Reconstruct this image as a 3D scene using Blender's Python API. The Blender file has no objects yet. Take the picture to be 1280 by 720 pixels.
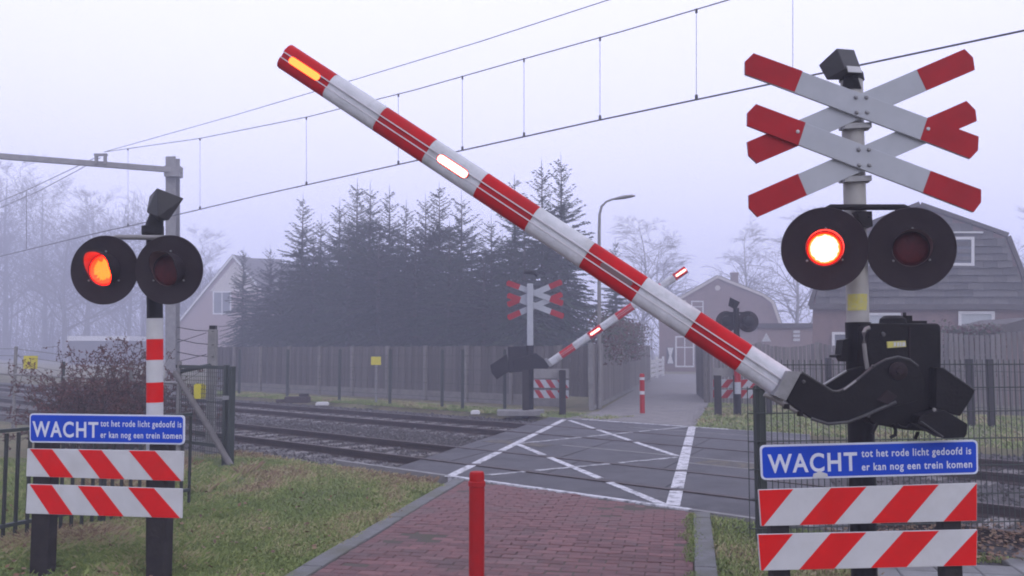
import bpy, bmesh, math, random
from mathutils import Vector, Matrix, Euler, noise
V = Vector
R = math.radians
rnd = random.Random(7)
scene = bpy.context.scene
col = scene.collection

# ------------------------------------------------------------------ camera
FPX, CAM_H = 1100.0, 1.7                      # focal length in pixels of a 1280 px wide picture, eye height
PITCH = math.atan(76 / FPX)
cd = bpy.data.cameras.new('camera')
cam = bpy.data.objects.new('camera', cd)
col.objects.link(cam)
cam.location = (0, 0, CAM_H)
cam.rotation_euler = (math.pi / 2 + PITCH, 0, 0)
cd.sensor_width = 36.0
cd.lens = 36.0 * FPX / 1280
cd.clip_end = 3000
scene.camera = cam

# ------------------------------------------------------------------ foggy winter sky and sun
SUN_EL, SUN_AZ = R(22), R(150)                # sun hidden in the fog, behind the camera to the right
wd = bpy.data.worlds.new('World')
scene.world = wd
wd.use_nodes = True
nt = wd.node_tree
bg = nt.nodes['Background']
sky = nt.nodes.new('ShaderNodeTexSky')
sky.sky_type = 'NISHITA'
sky.sun_disc = False
sky.sun_elevation = SUN_EL
sky.sun_rotation = SUN_AZ
sky.dust_density = 6.0
sky.air_density = 1.0
hs = nt.nodes.new('ShaderNodeHueSaturation')
hs.inputs['Saturation'].default_value = 0.25
mx = nt.nodes.new('ShaderNodeMixRGB')
mx.inputs[0].default_value = 0.82
mx.inputs[2].default_value = (12.4, 12.3, 15.4, 1)     # even cloud deck
nt.links.new(sky.outputs[0], hs.inputs['Color'])
nt.links.new(hs.outputs[0], mx.inputs[1])
nt.links.new(mx.outputs[0], bg.inputs[0])
bg.inputs[1].default_value = 0.12
ld = bpy.data.lights.new('sun', 'SUN')
ld.energy = 0.6
ld.angle = R(40)
ld.color = (1.0, 0.97, 0.95)
sun = bpy.data.objects.new('sun', ld)
col.objects.link(sun)
sd = V((math.sin(SUN_AZ) * math.cos(SUN_EL), math.cos(SUN_AZ) * math.cos(SUN_EL), math.sin(SUN_EL)))
sun.rotation_euler = sd.to_track_quat('Z', 'Y').to_euler()
sun.location = sd * 60
scene.view_settings.view_transform = 'Standard'
scene.view_settings.look = 'None'
scene.view_settings.gamma = 1.0
scene.view_settings.use_curve_mapping = False
scene.view_settings.exposure = 0.0
scene.render.engine = 'CYCLES'
scene.cycles.volume_bounces = 2
scene.cycles.max_bounces = 6
scene.cycles.use_denoising = True
scene.cycles.sample_clamp_indirect = 6.0
scene.cycles.filter_width = 1.9

# ------------------------------------------------------------------ geometry helpers
def ray(u, v):
    x, y = (u - 640) / FPX, (360 - v) / FPX
    return V((x, math.cos(PITCH) - y * math.sin(PITCH), math.sin(PITCH) + y * math.cos(PITCH)))
EYE = V((0, 0, CAM_H))
def W(u, v, Y):
    r = ray(u, v)
    return EYE + r * (Y / r.y)
def G(u, v, z=0.0):
    r = ray(u, v)
    return EYE + r * ((z - CAM_H) / r.z)
class Plane:
    """a vertical plane through a place, facing the viewer's side; at(u, v, off) is a point on it, off metres proud"""
    def __init__(self, p0, yaw):
        self.p0 = V(p0)
        self.n = V((-math.sin(yaw), -math.cos(yaw), 0))
        self.x = V((math.cos(yaw), -math.sin(yaw), 0))
    def at(self, u, v, off=0.0):
        r = ray(u, v)
        p = self.p0 + self.n * off
        return EYE + r * ((p - EYE).dot(self.n) / r.dot(self.n))

class MB:
    def __init__(s):
        s.v, s.f, s.m = [], [], []
    def add(s, vs, fs, mi=0):
        o = len(s.v)
        s.v += [V(p) for p in vs]
        s.f += [tuple(i + o for i in f) for f in fs]
        s.m += [mi] * len(fs)
        return s
    def box(s, c, size, rot=None, mi=0):
        c = V(c)
        hx, hy, hz = size[0] / 2, size[1] / 2, size[2] / 2
        vs = [V((x, y, z)) for x in (-hx, hx) for y in (-hy, hy) for z in (-hz, hz)]
        if rot is not None:
            vs = [rot @ p for p in vs]
        return s.add([p + c for p in vs], [(0, 1, 3, 2), (4, 6, 7, 5), (0, 4, 5, 1), (2, 3, 7, 6), (0, 2, 6, 4), (1, 5, 7, 3)], mi)
    def bar(s, a, b, w, h, up=(0, 0, 1), mi=0):
        a, b = V(a), V(b)
        d = (b - a)
        L = d.length
        d.normalize()
        x = d.cross(V(up))
        if x.length < 1e-4:
            x = V((1, 0, 0))
        x.normalize()
        z = x.cross(d)
        rot = Matrix((x, d, z)).transposed()
        return s.box((a + b) / 2, (w, L, h), rot, mi)
    def tube(s, pts, rads, n=8, cap=True, mi=0):
        pts = [V(p) for p in pts]
        if not hasattr(rads, '__len__'):
            rads = [rads] * len(pts)
        o = len(s.v)
        ref = None
        for i, p in enumerate(pts):
            d = (pts[min(i + 1, len(pts) - 1)] - pts[max(i - 1, 0)]).normalized()
            if ref is None:
                ref = V((0, 0, 1)) if abs(d.z) < 0.9 else V((1, 0, 0))
            x = d.cross(ref)
            if x.length < 1e-5:
                x = d.orthogonal()
            x.normalize()
            y = d.cross(x)
            ref = -y if False else ref
            for k in range(n):
                a = 2 * math.pi * k / n
                s.v.append(p + (x * math.cos(a) + y * math.sin(a)) * rads[i])
        for i in range(len(pts) - 1):
            for k in range(n):
                a, b = o + i * n + k, o + i * n + (k + 1) % n
                s.f.append((a, b, b + n, a + n))
                s.m.append(mi)
        if cap:
            s.f.append(tuple(o + k for k in range(n))[::-1]); s.m.append(mi)
            e = o + (len(pts) - 1) * n
            s.f.append(tuple(e + k for k in range(n))); s.m.append(mi)
        return s
    def prism(s, poly, ext, mi=0):
        n = len(poly)
        ext = V(ext)
        vs = [V(p) for p in poly] + [V(p) + ext for p in poly]
        fs = [tuple(range(n)), tuple(range(2 * n - 1, n - 1, -1))]
        fs += [(i, i + n, (i + 1) % n + n, (i + 1) % n) for i in range(n)]
        return s.add(vs, fs, mi)
    def lathe(s, prof, c, axis, n=32, mi=0):
        c, axis = V(c), V(axis).normalized()
        x = axis.cross(V((0, 0, 1)))
        x = V((1, 0, 0)) if x.length < 1e-4 else x.normalized()
        y = axis.cross(x)
        o = len(s.v)
        for r, h in prof:
            for k in range(n):
                a = 2 * math.pi * k / n
                s.v.append(c + axis * h + (x * math.cos(a) + y * math.sin(a)) * max(r, 1e-4))
        for i in range(len(prof) - 1):
            for k in range(n):
                a, b = o + i * n + k, o + i * n + (k + 1) % n
                s.f.append((a, b, b + n, a + n)); s.m.append(mi)
        return s
    def build(s, name, mats, parent=None, smooth=False, bevel=0.0, loc=None):
        if loc is None:
            if parent is not None:
                loc = WLOC[parent.name]
            else:
                lo = [min(p[i] for p in s.v) for i in range(3)]
                hi = [max(p[i] for p in s.v) for i in range(3)]
                loc = V(((lo[0] + hi[0]) / 2, (lo[1] + hi[1]) / 2, lo[2]))
        loc = V(loc)
        me = bpy.data.meshes.new(name)
        me.from_pydata([p - loc for p in s.v], [], s.f)
        if not isinstance(mats, (list, tuple)):
            mats = [mats]
        for m in mats:
            me.materials.append(m)
        if len(mats) > 1:
            me.polygons.foreach_set('material_index', s.m)
        bm = bmesh.new()
        bm.from_mesh(me)
        bmesh.ops.recalc_face_normals(bm, faces=bm.faces)
        bm.to_mesh(me)
        bm.free()
        if smooth:
            me.polygons.foreach_set('use_smooth', [True] * len(me.polygons))
            try:
                me.set_sharp_from_angle(angle=R(38))
            except Exception:
                pass
        o = bpy.data.objects.new(name, me)
        col.objects.link(o)
        if parent is not None:
            o.parent = parent
            WLOC[o.name] = WLOC[parent.name]
            if (loc - WLOC[parent.name]).length > 1e-9:
                o.location = loc - WLOC[parent.name]
        else:
            o.location = loc
            WLOC[o.name] = loc
        if bevel:
            b = o.modifiers.new('bevel', 'BEVEL')
            b.width = bevel
            b.segments = 2
            b.limit_method = 'ANGLE'
        return o
WLOC = {}
def tag(o, label=None, cat=None, group=None, kind=None):
    if label: o['label'] = label
    if cat: o['category'] = cat
    if group: o['group'] = group
    if kind: o['kind'] = kind
    return o
def thing(name, label, cat, loc, group=None):
    o = bpy.data.objects.new(name, None)
    o.empty_display_size = 0.2
    col.objects.link(o)
    o.location = V(loc)
    WLOC[o.name] = V(loc)
    return tag(o, label, cat, group)
def inst(name, mesh, parent, loc, rotz=0.0, scale=(1, 1, 1), rot=None):
    """a light copy of a piece: shares its mesh data; loc is in the world"""
    o = bpy.data.objects.new(name, mesh)
    col.objects.link(o)
    if parent is not None:
        o.parent = parent
        o.location = V(loc) - WLOC[parent.name]
    else:
        o.location = loc
        WLOC[o.name] = V(loc)
    o.rotation_euler = rot if rot is not None else (0, 0, rotz)
    o.scale = scale
    return o
def mesh_of(mb, mats, name, smooth=False):
    o = mb.build(name, mats, loc=(0, 0, 0), smooth=smooth)
    me = o.data
    bpy.data.objects.remove(o)
    return me
def lerp(a, b, t):
    return a + (b - a) * t

# ------------------------------------------------------------------ materials
def mat(name, c1, c2=None, rough=0.7, scale=6.0, bump=0.0, bscale=None, metal=0.0, lo=0.35, hi=0.65, c3=None, world=False, spec=0.5, scale3=1.3):
    m = bpy.data.materials.new(name)
    m.use_nodes = True
    n, l = m.node_tree.nodes, m.node_tree.links
    p = n['Principled BSDF']
    p.inputs['Roughness'].default_value = rough
    p.inputs['Metallic'].default_value = metal
    p.inputs['Specular IOR Level'].default_value = spec
    p.inputs['Base Color'].default_value = (*c1, 1)
    if world:
        g = n.new('ShaderNodeNewGeometry'); co = g.outputs['Position']
    else:
        g = n.new('ShaderNodeTexCoord'); co = g.outputs['Object']
    out = None
    def layer(prev, c, sc, a, b):
        t = n.new('ShaderNodeTexNoise'); t.inputs['Scale'].default_value = sc; t.inputs['Detail'].default_value = 6; t.inputs['Roughness'].default_value = 0.65
        l.new(co, t.inputs['Vector'])
        r = n.new('ShaderNodeMapRange'); r.inputs[1].default_value = a; r.inputs[2].default_value = b
        l.new(t.outputs[0], r.inputs[0])
        k = n.new('ShaderNodeMixRGB'); l.new(r.outputs[0], k.inputs[0])
        if prev is None: k.inputs[1].default_value = (*c1, 1)
        else: l.new(prev, k.inputs[1])
        k.inputs[2].default_value = (*c, 1)
        return k.outputs[0]
    if c2: out = layer(None, c2, scale, lo, hi)
    if c3: out = layer(out, c3, scale3, 0.5, 0.7)
    if out is not None: l.new(out, p.inputs['Base Color'])
    if bump:
        t = n.new('ShaderNodeTexNoise'); t.inputs['Scale'].default_value = bscale or scale * 4; t.inputs['Detail'].default_value = 5
        l.new(co, t.inputs['Vector'])
        b = n.new('ShaderNodeBump'); b.inputs['Strength'].default_value = bump; b.inputs['Distance'].default_value = 0.02
        l.new(t.outputs[0], b.inputs['Height']); l.new(b.outputs[0], p.inputs['Normal'])
    return m
def emit(name, c, strength):
    m = bpy.data.materials.new(name)
    m.use_nodes = True
    p = m.node_tree.nodes['Principled BSDF']
    p.inputs['Base Color'].default_value = (0.3, 0.02, 0.02, 1)
    p.inputs['Emission Color'].default_value = (*c, 1)
    p.inputs['Emission Strength'].default_value = strength
    return m
def per_object(m, amount=0.35):
    """vary a material a little from one object to the next"""
    n, l = m.node_tree.nodes, m.node_tree.links
    p = n['Principled BSDF']
    src = p.inputs['Base Color'].links[0].from_socket if p.inputs['Base Color'].links else None
    oi = n.new('ShaderNodeObjectInfo')
    r = n.new('ShaderNodeMapRange'); r.inputs[3].default_value = 1 - amount; r.inputs[4].default_value = 1 + amount
    l.new(oi.outputs['Random'], r.inputs[0])
    h = n.new('ShaderNodeHueSaturation'); l.new(r.outputs[0], h.inputs['Value'])
    if src: l.new(src, h.inputs['Color'])
    else: h.inputs['Color'].default_value = p.inputs['Base Color'].default_value
    l.new(h.outputs[0], p.inputs['Base Color'])
    return m
M = {}
M['soil'] = mat('soil', (0.12, 0.125, 0.055), (0.16, 0.125, 0.07), 0.95, 3.0, 0.6, 40, world=True, c3=(0.05, 0.065, 0.022))
M['asphalt'] = mat('asphalt', (0.062, 0.062, 0.071), (0.09, 0.088, 0.096), 0.78, 2.6, 0.6, 120, world=True, c3=(0.038, 0.037, 0.042), scale3=0.9)
M['rubber'] = mat('rubber', (0.012, 0.012, 0.013), None, 0.8)
M['concrete_dark'] = mat('weathered_concrete', (0.20, 0.19, 0.18), (0.14, 0.132, 0.128), 0.9, 5, 0.4, 60, world=True)
M['strut'] = mat('dull_steel', (0.085, 0.08, 0.076), (0.12, 0.112, 0.105), 0.65, 7)
M['concrete'] = mat('concrete', (0.24, 0.235, 0.23), (0.17, 0.168, 0.165), 0.9, 5, 0.4, 60, world=True)
M['kerb'] = mat('kerb_stone', (0.155, 0.155, 0.16), (0.11, 0.115, 0.105), 0.9, 6, 0.4, 60, world=True, c3=(0.1, 0.1, 0.07))
M['brick'] = per_object(mat('paving_brick', (0.165, 0.076, 0.074), (0.122, 0.062, 0.064), 0.85, 9, 0.5, 70, world=True, c3=(0.12, 0.08, 0.078)), 0.26)
M['joint'] = mat('joint_sand', (0.075, 0.055, 0.05), (0.06, 0.058, 0.035), 0.95, 6, 0.4, 60, world=True)
M['clinker'] = mat('clinker', (0.19, 0.18, 0.175), (0.15, 0.14, 0.14), 0.85, 1.5, 0.4, 30, world=True)
M['tile'] = per_object(mat('concrete_tile', (0.2, 0.2, 0.205), (0.15, 0.152, 0.15), 0.9, 5, 0.4, 60, world=True), 0.12)
def paint_worn(name, c, under, scale=9, a=0.36, b=0.46):
    m = mat(name, under, c, 0.7, scale, 0.3, 90, world=True, lo=a, hi=b)
    return m
M['road_paint'] = paint_worn('road_paint', (0.55, 0.55, 0.58), (0.16, 0.16, 0.17), 8, 0.37, 0.52)
M['road_paint_thin'] = paint_worn('road_paint_faded', (0.42, 0.42, 0.44), (0.12, 0.12, 0.128), 7, 0.40, 0.56)
M['rail_steel'] = mat('rail_steel', (0.10, 0.085, 0.085), (0.06, 0.045, 0.042), 0.7, 3, 0.2, 40, world=True)
M['rail_top'] = mat('rail_head', (0.30, 0.29, 0.30), None, 0.35, metal=0.9)
M['rail_rust'] = mat('rail_rust', (0.026, 0.019, 0.018), (0.05, 0.032, 0.028), 0.9, 5, 0.3, 40, world=True)
M['ballast'] = mat('ballast', (0.035, 0.031, 0.032), (0.075, 0.068, 0.068), 0.95, 14, 1.0, 30, world=True, c3=(0.035, 0.03, 0.03))
M['stone'] = mat('ballast_stone', (0.11, 0.105, 0.11), (0.18, 0.175, 0.18), 0.9, 7, world=True)
M['stone_dark'] = mat('ballast_stone_dark', (0.045, 0.04, 0.04), (0.085, 0.078, 0.075), 0.9, 7, world=True)
M['sleeper'] = per_object(mat('sleeper_concrete', (0.2, 0.19, 0.185), (0.13, 0.115, 0.11), 0.9, 5, 0.3, 40), 0.2)
M['white'] = mat('white_reflective', (0.56, 0.57, 0.58), (0.50, 0.51, 0.52), 0.5, 4, c3=(0.45, 0.45, 0.44), spec=0.1)
M['white_dull'] = mat('white_weathered', (0.40, 0.42, 0.45), (0.35, 0.37, 0.40), 0.5, 5, c3=(0.38, 0.40, 0.42), spec=0.1)
M['red_dull'] = mat('red_weathered', (0.36, 0.009, 0.014), (0.29, 0.009, 0.013), 0.5, 5, spec=0.1)
M['red'] = mat('red_reflective', (0.70, 0.004, 0.002), (0.60, 0.005, 0.003), 0.55, 4, c3=(0.52, 0.012, 0.008), spec=0.1)
M['boom_red'] = mat('boom_red', (0.50, 0.006, 0.010), (0.40, 0.006, 0.010), 0.5, 9, c3=(0.31, 0.016, 0.018), scale3=3.0, spec=0.1)
M['boom_white'] = mat('boom_white', (0.58, 0.59, 0.62), (0.47, 0.49, 0.51), 0.5, 9, c3=(0.36, 0.365, 0.36), scale3=3.0, spec=0.1)
M['trim'] = mat('boom_trim', (0.62, 0.60, 0.62), None, 0.5)
M['blue'] = mat('sign_blue', (0.005, 0.06, 0.52), (0.005, 0.052, 0.46), 0.4, 4, spec=0.1)
M['letter'] = mat('sign_letters', (0.62, 0.66, 0.76), None, 0.5)
M['black'] = mat('black_paint', (0.006, 0.006, 0.007), (0.012, 0.011, 0.012), 0.5, 6, 0.15, 40, spec=0.1)
M['black_edge'] = mat('mottled_black_edge', (0.022, 0.022, 0.025), (0.075, 0.075, 0.08), 0.45, 14, lo=.45, hi=.7)  # black mottled with lighter grey, for edges and small fittings
M['board_dark'] = mat('lamp_board', (0.020, 0.014, 0.017), (0.026, 0.019, 0.021), 0.55, 8, 0.1, spec=0.1)
M['legs'] = mat('dark_post', (0.02, 0.018, 0.018), (0.034, 0.03, 0.028), 0.7, 9, 0.2, spec=0.1)
M['post'] = mat('post_paint', (0.38, 0.37, 0.345), (0.32, 0.31, 0.29), 0.55, 5, c3=(0.28, 0.275, 0.25))
M['zinc'] = mat('zinc', (0.28, 0.285, 0.29), (0.2, 0.2, 0.205), 0.5, 9, metal=0.5)
M['zinc_dull'] = mat('galvanised', (0.24, 0.235, 0.23), (0.18, 0.172, 0.165), 0.6, 5, metal=0.25)
M['yellow'] = mat('yellow_sign', (0.6, 0.52, 0.02), (0.52, 0.46, 0.03), 0.5, 8)
M['yellow_dark'] = mat('yellow_print', (0.12, 0.1, 0.02), None, 0.5)
M['bollard'] = mat('bollard_red', (0.38, 0.008, 0.008), (0.32, 0.009, 0.009), 0.5, 7, c3=(0.26, 0.014, 0.013), spec=0.1)
M['green_steel'] = mat('green_steel', (0.016, 0.028, 0.022), (0.024, 0.034, 0.028), 0.55, 7)
M['fence_bar'] = mat('fence_bar', (0.014, 0.02, 0.016), (0.022, 0.028, 0.024), 0.5, 7)
M['plank'] = per_object(mat('weathered_plank', (0.115, 0.105, 0.10), (0.075, 0.068, 0.066), 0.9, 4, 0.4, 20), 0.25)
M['plank_light'] = per_object(mat('grey_plank', (0.19, 0.175, 0.165), (0.13, 0.12, 0.115), 0.9, 4, 0.4, 20), 0.2)
M['lamp_hot'] = emit('lamp_lens_hot', (1.0, 0.045, 0.036), 34)
M['lamp_side'] = emit('lamp_lens_side', (1.0, 0.040, 0.003), 11)
M['lamp_rim'] = emit('lamp_lens_rim', (1.0, 0.012, 0.003), 1.5)
M['lamp_warm'] = emit('lamp_lens_warm', (1.0, 0.07, 0.006), 7)
M['side_rim'] = emit('side_lens_rim', (1.0, 0.008, 0.001), 4)
M['side_warm'] = emit('side_lens_warm', (1.0, 0.016, 0.002), 7)
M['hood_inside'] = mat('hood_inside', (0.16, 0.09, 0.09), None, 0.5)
M['lamp_off'] = mat('lamp_lens_unlit', (0.075, 0.003, 0.004), (0.05, 0.002, 0.003), 0.35, 30, spec=.15)
M['slot_hot'] = emit('boom_light_hot', (1.0, 0.16, 0.13), 16)
M['slot_tip'] = emit('boom_light_tip', (1.0, 0.11, 0.012), 6)
M['slot_off'] = mat('boom_light_unlit', (0.14, 0.075, 0.075), None, 0.5)
M['needle'] = [per_object(mat('spruce_needles_%d' % i, c, None, 0.8, spec=.2), 0.45) for i, c in enumerate([(0.030, 0.052, 0.036), (0.046, 0.068, 0.042), (0.022, 0.040, 0.032)])]
M['bark'] = mat('bark', (0.05, 0.042, 0.036), (0.08, 0.07, 0.062), 0.9, 6)
M['twig'] = mat('bare_twigs', (0.055, 0.045, 0.042), None, 0.9)
M['birch'] = mat('birch_bark', (0.30, 0.29, 0.28), (0.1, 0.09, 0.085), 0.9, 3)
M['shrub'] = mat('shrub_twigs', (0.055, 0.028, 0.024), None, 0.9)
M['shrub_leaf'] = [mat('shrub_leaf_%d' % i, c, None, 0.7) for i, c in enumerate([(0.105, 0.022, 0.018), (0.06, 0.016, 0.015), (0.08, 0.034, 0.024)])]
M['grass'] = [mat('grass_%d' % i, c, None, 0.8, spec=0.2) for i, c in enumerate([(0.17, 0.225, 0.07), (0.25, 0.295, 0.10), (0.33, 0.315, 0.16), (0.36, 0.295, 0.18), (0.23, 0.16, 0.10)])]
M['leaf_litter'] = [mat('dead_leaf_%d' % i, c, None, 0.8) for i, c in enumerate([(0.16, 0.085, 0.045), (0.11, 0.06, 0.035), (0.2, 0.13, 0.07)])]
M['ivy'] = mat('hedge_leaf', (0.04, 0.055, 0.03), None, 0.7)
M['brickwall'] = mat('house_brick', (0.20, 0.135, 0.122), (0.155, 0.108, 0.10), 0.9, 3, 0.3, 20)
M['render'] = mat('house_render', (0.5, 0.46, 0.42), (0.44, 0.41, 0.38), 0.9, 1.5)
M['render_pink'] = mat('house_render_pink', (0.30, 0.22, 0.2), (0.26, 0.19, 0.18), 0.9, 1.5)
M['roof'] = mat('roof_tile', (0.085, 0.075, 0.072), (0.06, 0.052, 0.05), 0.85, 3, 0.4, 12)
M['shingle'] = per_object(mat('hung_tile', (0.11, 0.105, 0.10), (0.07, 0.066, 0.064), 0.85, 5, 0.4, 14), 0.3)
M['frame'] = mat('window_frame_white', (0.6, 0.6, 0.6), None, 0.5)
M['glass'] = mat('window_glass', (0.09, 0.10, 0.115), (0.14, 0.15, 0.165), 0.12, 0.6)
M['curtain'] = mat('window_blind', (0.42, 0.45, 0.46), (0.36, 0.39, 0.4), 0.3, 1.2)
M['shutter'] = mat('shutter_dark', (0.05, 0.045, 0.05), None, 0.7)
M['wire'] = mat('overhead_wire', (0.02, 0.02, 0.024), None, 0.6)
M['bell'] = mat('bell_casing', (0.035, 0.035, 0.038), (0.05, 0.05, 0.052), 0.5, 6, spec=0.3)
M['sticker'] = mat('yellow_sticker', (0.5, 0.45, 0.04), (0.42, 0.4, 0.2), 0.5, 60)

# ------------------------------------------------------------------ the lie of the land: rails run along T, N points across them away from the camera
TH = math.atan2(1215, FPX)
N2 = V((math.cos(TH), math.sin(TH), 0))
T2 = V((-math.sin(TH), math.cos(TH), 0))
def ST(s, a, z=0.0):
    return N2 * s + T2 * a + V((0, 0, z))
PA = math.atan(246 / FPX)                                  # the footpath's heading
PD = V((math.sin(PA), math.cos(PA), 0))
PX = V((math.cos(PA), -math.sin(PA), 0))
RAILS = (9.35, 10.82, 13.62, 15.16)
S_NEAR, S_FAR = 8.33, 16.95
def aL(s): return 10.2 + (s - 9.1) * 0.50               # left and right ends of the crossing's deck
def aR(s): return 4.15 + (s - 8.4) * 0.49

# the ground: one sheet with the shallow trench of the railway
g = MB()
prof = [(-170, -.03), (0, -.03), (3, -.03), (5, -.03), (6.5, -.03), (7.55, -.03), (8.0, -0.17), (17.15, -0.17), (17.6, -0.012), (19, -0.012), (24, -0.012), (40, -0.012), (230, -0.012)]
avals = [-200, -60, -20, 0, 4, 8, 12, 16, 20, 30, 45, 80, 200]
gv, gf = [], []
for s, z in prof:
    for a in avals:
        gv.append(ST(s, a, z))
k = len(avals)
for i in range(len(prof) - 1):
    for j in range(k - 1):
        gf.append((i * k + j, i * k + j + 1, (i + 1) * k + j + 1, (i + 1) * k + j))
g.add(gv, gf)
tag(g.build('ground', M['soil'], loc=(0, 0, 0)), kind='structure')
# ballast bed
b = MB()
b.add([ST(7.7, -150, -0.15), ST(7.7, 180, -0.15), ST(17.3, 180, -0.15), ST(17.3, -150, -0.15)], [(0, 1, 2, 3)])
tag(b.build('ballast_bed', M['ballast'], loc=(0, 0, 0)), kind='structure')

# crossing deck: panels between the rails
deck = thing('level_crossing_road', None, None, ST(12, 9))
tag(deck, kind='structure')
GAP = 0.055
NG, FG = 0.125, 0.06
zones = [(S_NEAR, RAILS[0] - NG), (RAILS[0] + FG, RAILS[1] - NG * .8), (RAILS[1] + FG, RAILS[2] - NG), (RAILS[2] + FG, RAILS[3] - NG * .8), (RAILS[3] + FG, S_FAR)]
for i, (s0, s1) in enumerate(zones):
    m = MB()
    l0, l1, r0, r1 = aL(s0), aL(s1), aR(s0) - 0.9, aR(s1) - 0.9
    m.prism([ST(s0, r0, -0.002), ST(s1, r1, -0.002), ST(s1, l1, -0.002), ST(s0, l0, -0.002)], (0, 0, -0.16))
    m.build('asphalt_panel', M['asphalt'], deck, bevel=0.008)
m = MB()
for s in RAILS:
    sg = 1 if s in (RAILS[0], RAILS[2]) else -1
    m.bar(ST(s - 0.08, aR(s) - 0.9, -0.10), ST(s - 0.08, aL(s), -0.10), 0.085, 0.07)
m.build('rubber_groove', M['rubber'], deck)
def strip(parent, name, p, q, w, mt, z=0.004, th=0.006):
    p, q = V(p), V(q)
    d = (q - p).normalized()
    x = d.cross(V((0, 0, 1))) * (w / 2)
    m = MB()
    up = V((0, 0, z))
    m.prism([p - x + up, q - x + up, q + x + up, p + x + up], (0, 0, -th))
    return m.build(name, mt, parent)
def gflat(u, v):
    return G(u, v)
def split_mark(name, p, q, w, mt, z=0.004):
    """paint is broken where the rails cut through it"""
    p, q = V(p), V(q)
    sp, sq = p.dot(N2), q.dot(N2)
    ts = [0.0, 1.0]
    for s in RAILS:
        for e in (-0.10, 0.10):
            if abs(sq - sp) > 1e-4:
                t = (s + e - sp) / (sq - sp)
                if 0 < t < 1: ts.append(t)
    ts.sort()
    for t0, t1 in zip(ts[:-1], ts[1:]):
        a, bq = p.lerp(q, t0), p.lerp(q, t1)
        mid = (a.dot(N2) + bq.dot(N2)) / 2
        if min(abs(mid - s) for s in RAILS) < 0.09 or (bq - a).length < 0.02:
            continue
        strip(deck, name, a, bq, w, mt, z)
split_mark('white_line', gflat(561, 596), gflat(705, 524.6), 0.13, M['road_paint'])
split_mark('white_line', gflat(841, 632), gflat(865, 534), 0.155, M['road_paint'])
split_mark('white_line', gflat(712, 525.5), gflat(846, 570), 0.10, M['road_paint'], 0.005)
split_mark('white_line', gflat(646, 555), gflat(829, 631), 0.11, M['road_paint'], 0.006)
split_mark('white_line', gflat(606, 594.5), gflat(846, 572), 0.09, M['road_paint_thin'], 0.007)
split_mark('white_line', gflat(650, 554.5), gflat(860, 533.5), 0.09, M['road_paint_thin'], 0.008)
rc = random.Random(8)
for s0, s1 in zones[1:4]:
    for a_ in (aR(s0) + 1.1, aR(s0) + 3.0, aR(s0) + 4.9):
        p_ = ST(s0 + .02, a_ + .35 * (s1 - s0) * .5); q_ = ST(s1 - .02, a_ + .5 * (s1 - s0))
        strip(deck, 'panel_joint', p_, q_, 0.018, M['rubber'], 0.0022, 0.004)
# pale concrete strip in the space between the tracks, edge kerbs
strip(deck, 'concrete_strip', ST(12.25, aR(12) - 0.9), ST(12.25, 9.9), 0.07, M['concrete'], 0.003)
strip(deck, 'concrete_strip', ST(11.62, aR(12) - 0.9), ST(11.62, 7.0), 0.06, M['concrete'], 0.003)
strip(deck, 'concrete_strip', ST(16.0, aR(16) - 0.9), ST(16.0, aL(16) - 2.6), 0.06, M['concrete'], 0.003)
M['dirt'] = mat('sandy_dirt', (0.13, 0.115, 0.085), (0.075, 0.07, 0.066), 0.95, 6, 0.6, 60, world=True, lo=.42, hi=.55)
strip(deck, 'dirt_strip', ST(11.93, aR(12) - 0.9), ST(11.93, 6.9), 0.5, M['dirt'], 0.0025)
strip(deck, 'dirt_strip', ST(11.95, 10.0), ST(11.95, 11.4), 0.4, M['dirt'], 0.0025)
for a0, a1 in ((8.62, 11.1), (aR(8.3) - 0.9, 4.95)):
    strip(deck, 'edge_kerb', ST(S_NEAR - 0.045, a0), ST(S_NEAR - 0.045, a1), 0.08, M['concrete'], 0.006, 0.2)
strip(deck, 'edge_kerb', ST(S_NEAR - 0.045, 4.952), ST(S_NEAR - 0.045, 8.618), 0.085, M['road_paint'], 0.007, 0.2)
strip(deck, 'edge_kerb', ST(S_FAR + 0.045, aR(S_FAR) - 0.9), ST(S_FAR + 0.045, 9.2), 0.08, M['concrete'], 0.006, 0.2)
strip(deck, 'edge_kerb', ST(S_FAR + 0.045, 9.202), ST(S_FAR + 0.045, 13.1), 0.085, M['road_paint'], 0.007, 0.2)
strip(deck, 'edge_kerb', ST(S_FAR + 0.045, 13.102), ST(S_FAR + 0.045, aL(S_FAR)), 0.08, M['concrete'], 0.006, 0.2)

# the two tracks
def rail_mesh(name, s, a0, a1, parent):
    m = MB()
    prof = [(-.07, -.15), (.07, -.15), (.07, -.138), (.012, -.115), (.012, -.042), (.036, -.034), (.036, 0.0), (-.036, 0.0), (-.036, -.034), (-.012, -.042), (-.012, -.115), (-.07, -.138)]
    n = len(prof)
    vs = [ST(s + x, a0, z) for x, z in prof] + [ST(s + x, a1, z) for x, z in prof]
    fs = [(i, (i + 1) % n, (i + 1) % n + n, i + n) for i in range(n)]
    m.add(vs, [f for i, f in enumerate(fs) if i != 6], 0)
    m.add([vs[6], vs[7], vs[7 + n], vs[6 + n]], [(0, 1, 2, 3)], 1)
    return m.build(name, [M['rail_rust'], M['rail_steel']], parent)
slm = MB()
slm.prism([(-1.25, -.13, 0), (1.25, -.13, 0), (1.25, .13, 0), (-1.25, .13, 0)], (0, 0, -.15))
sleeper_me = mesh_of(slm, M['sleeper'], 'sleeper')
cm = MB()
cm.box((0, 0, 0), (0.14, 0.10, 0.035)).box((0, 0, 0.02), (0.05, 0.05, 0.03))
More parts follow.
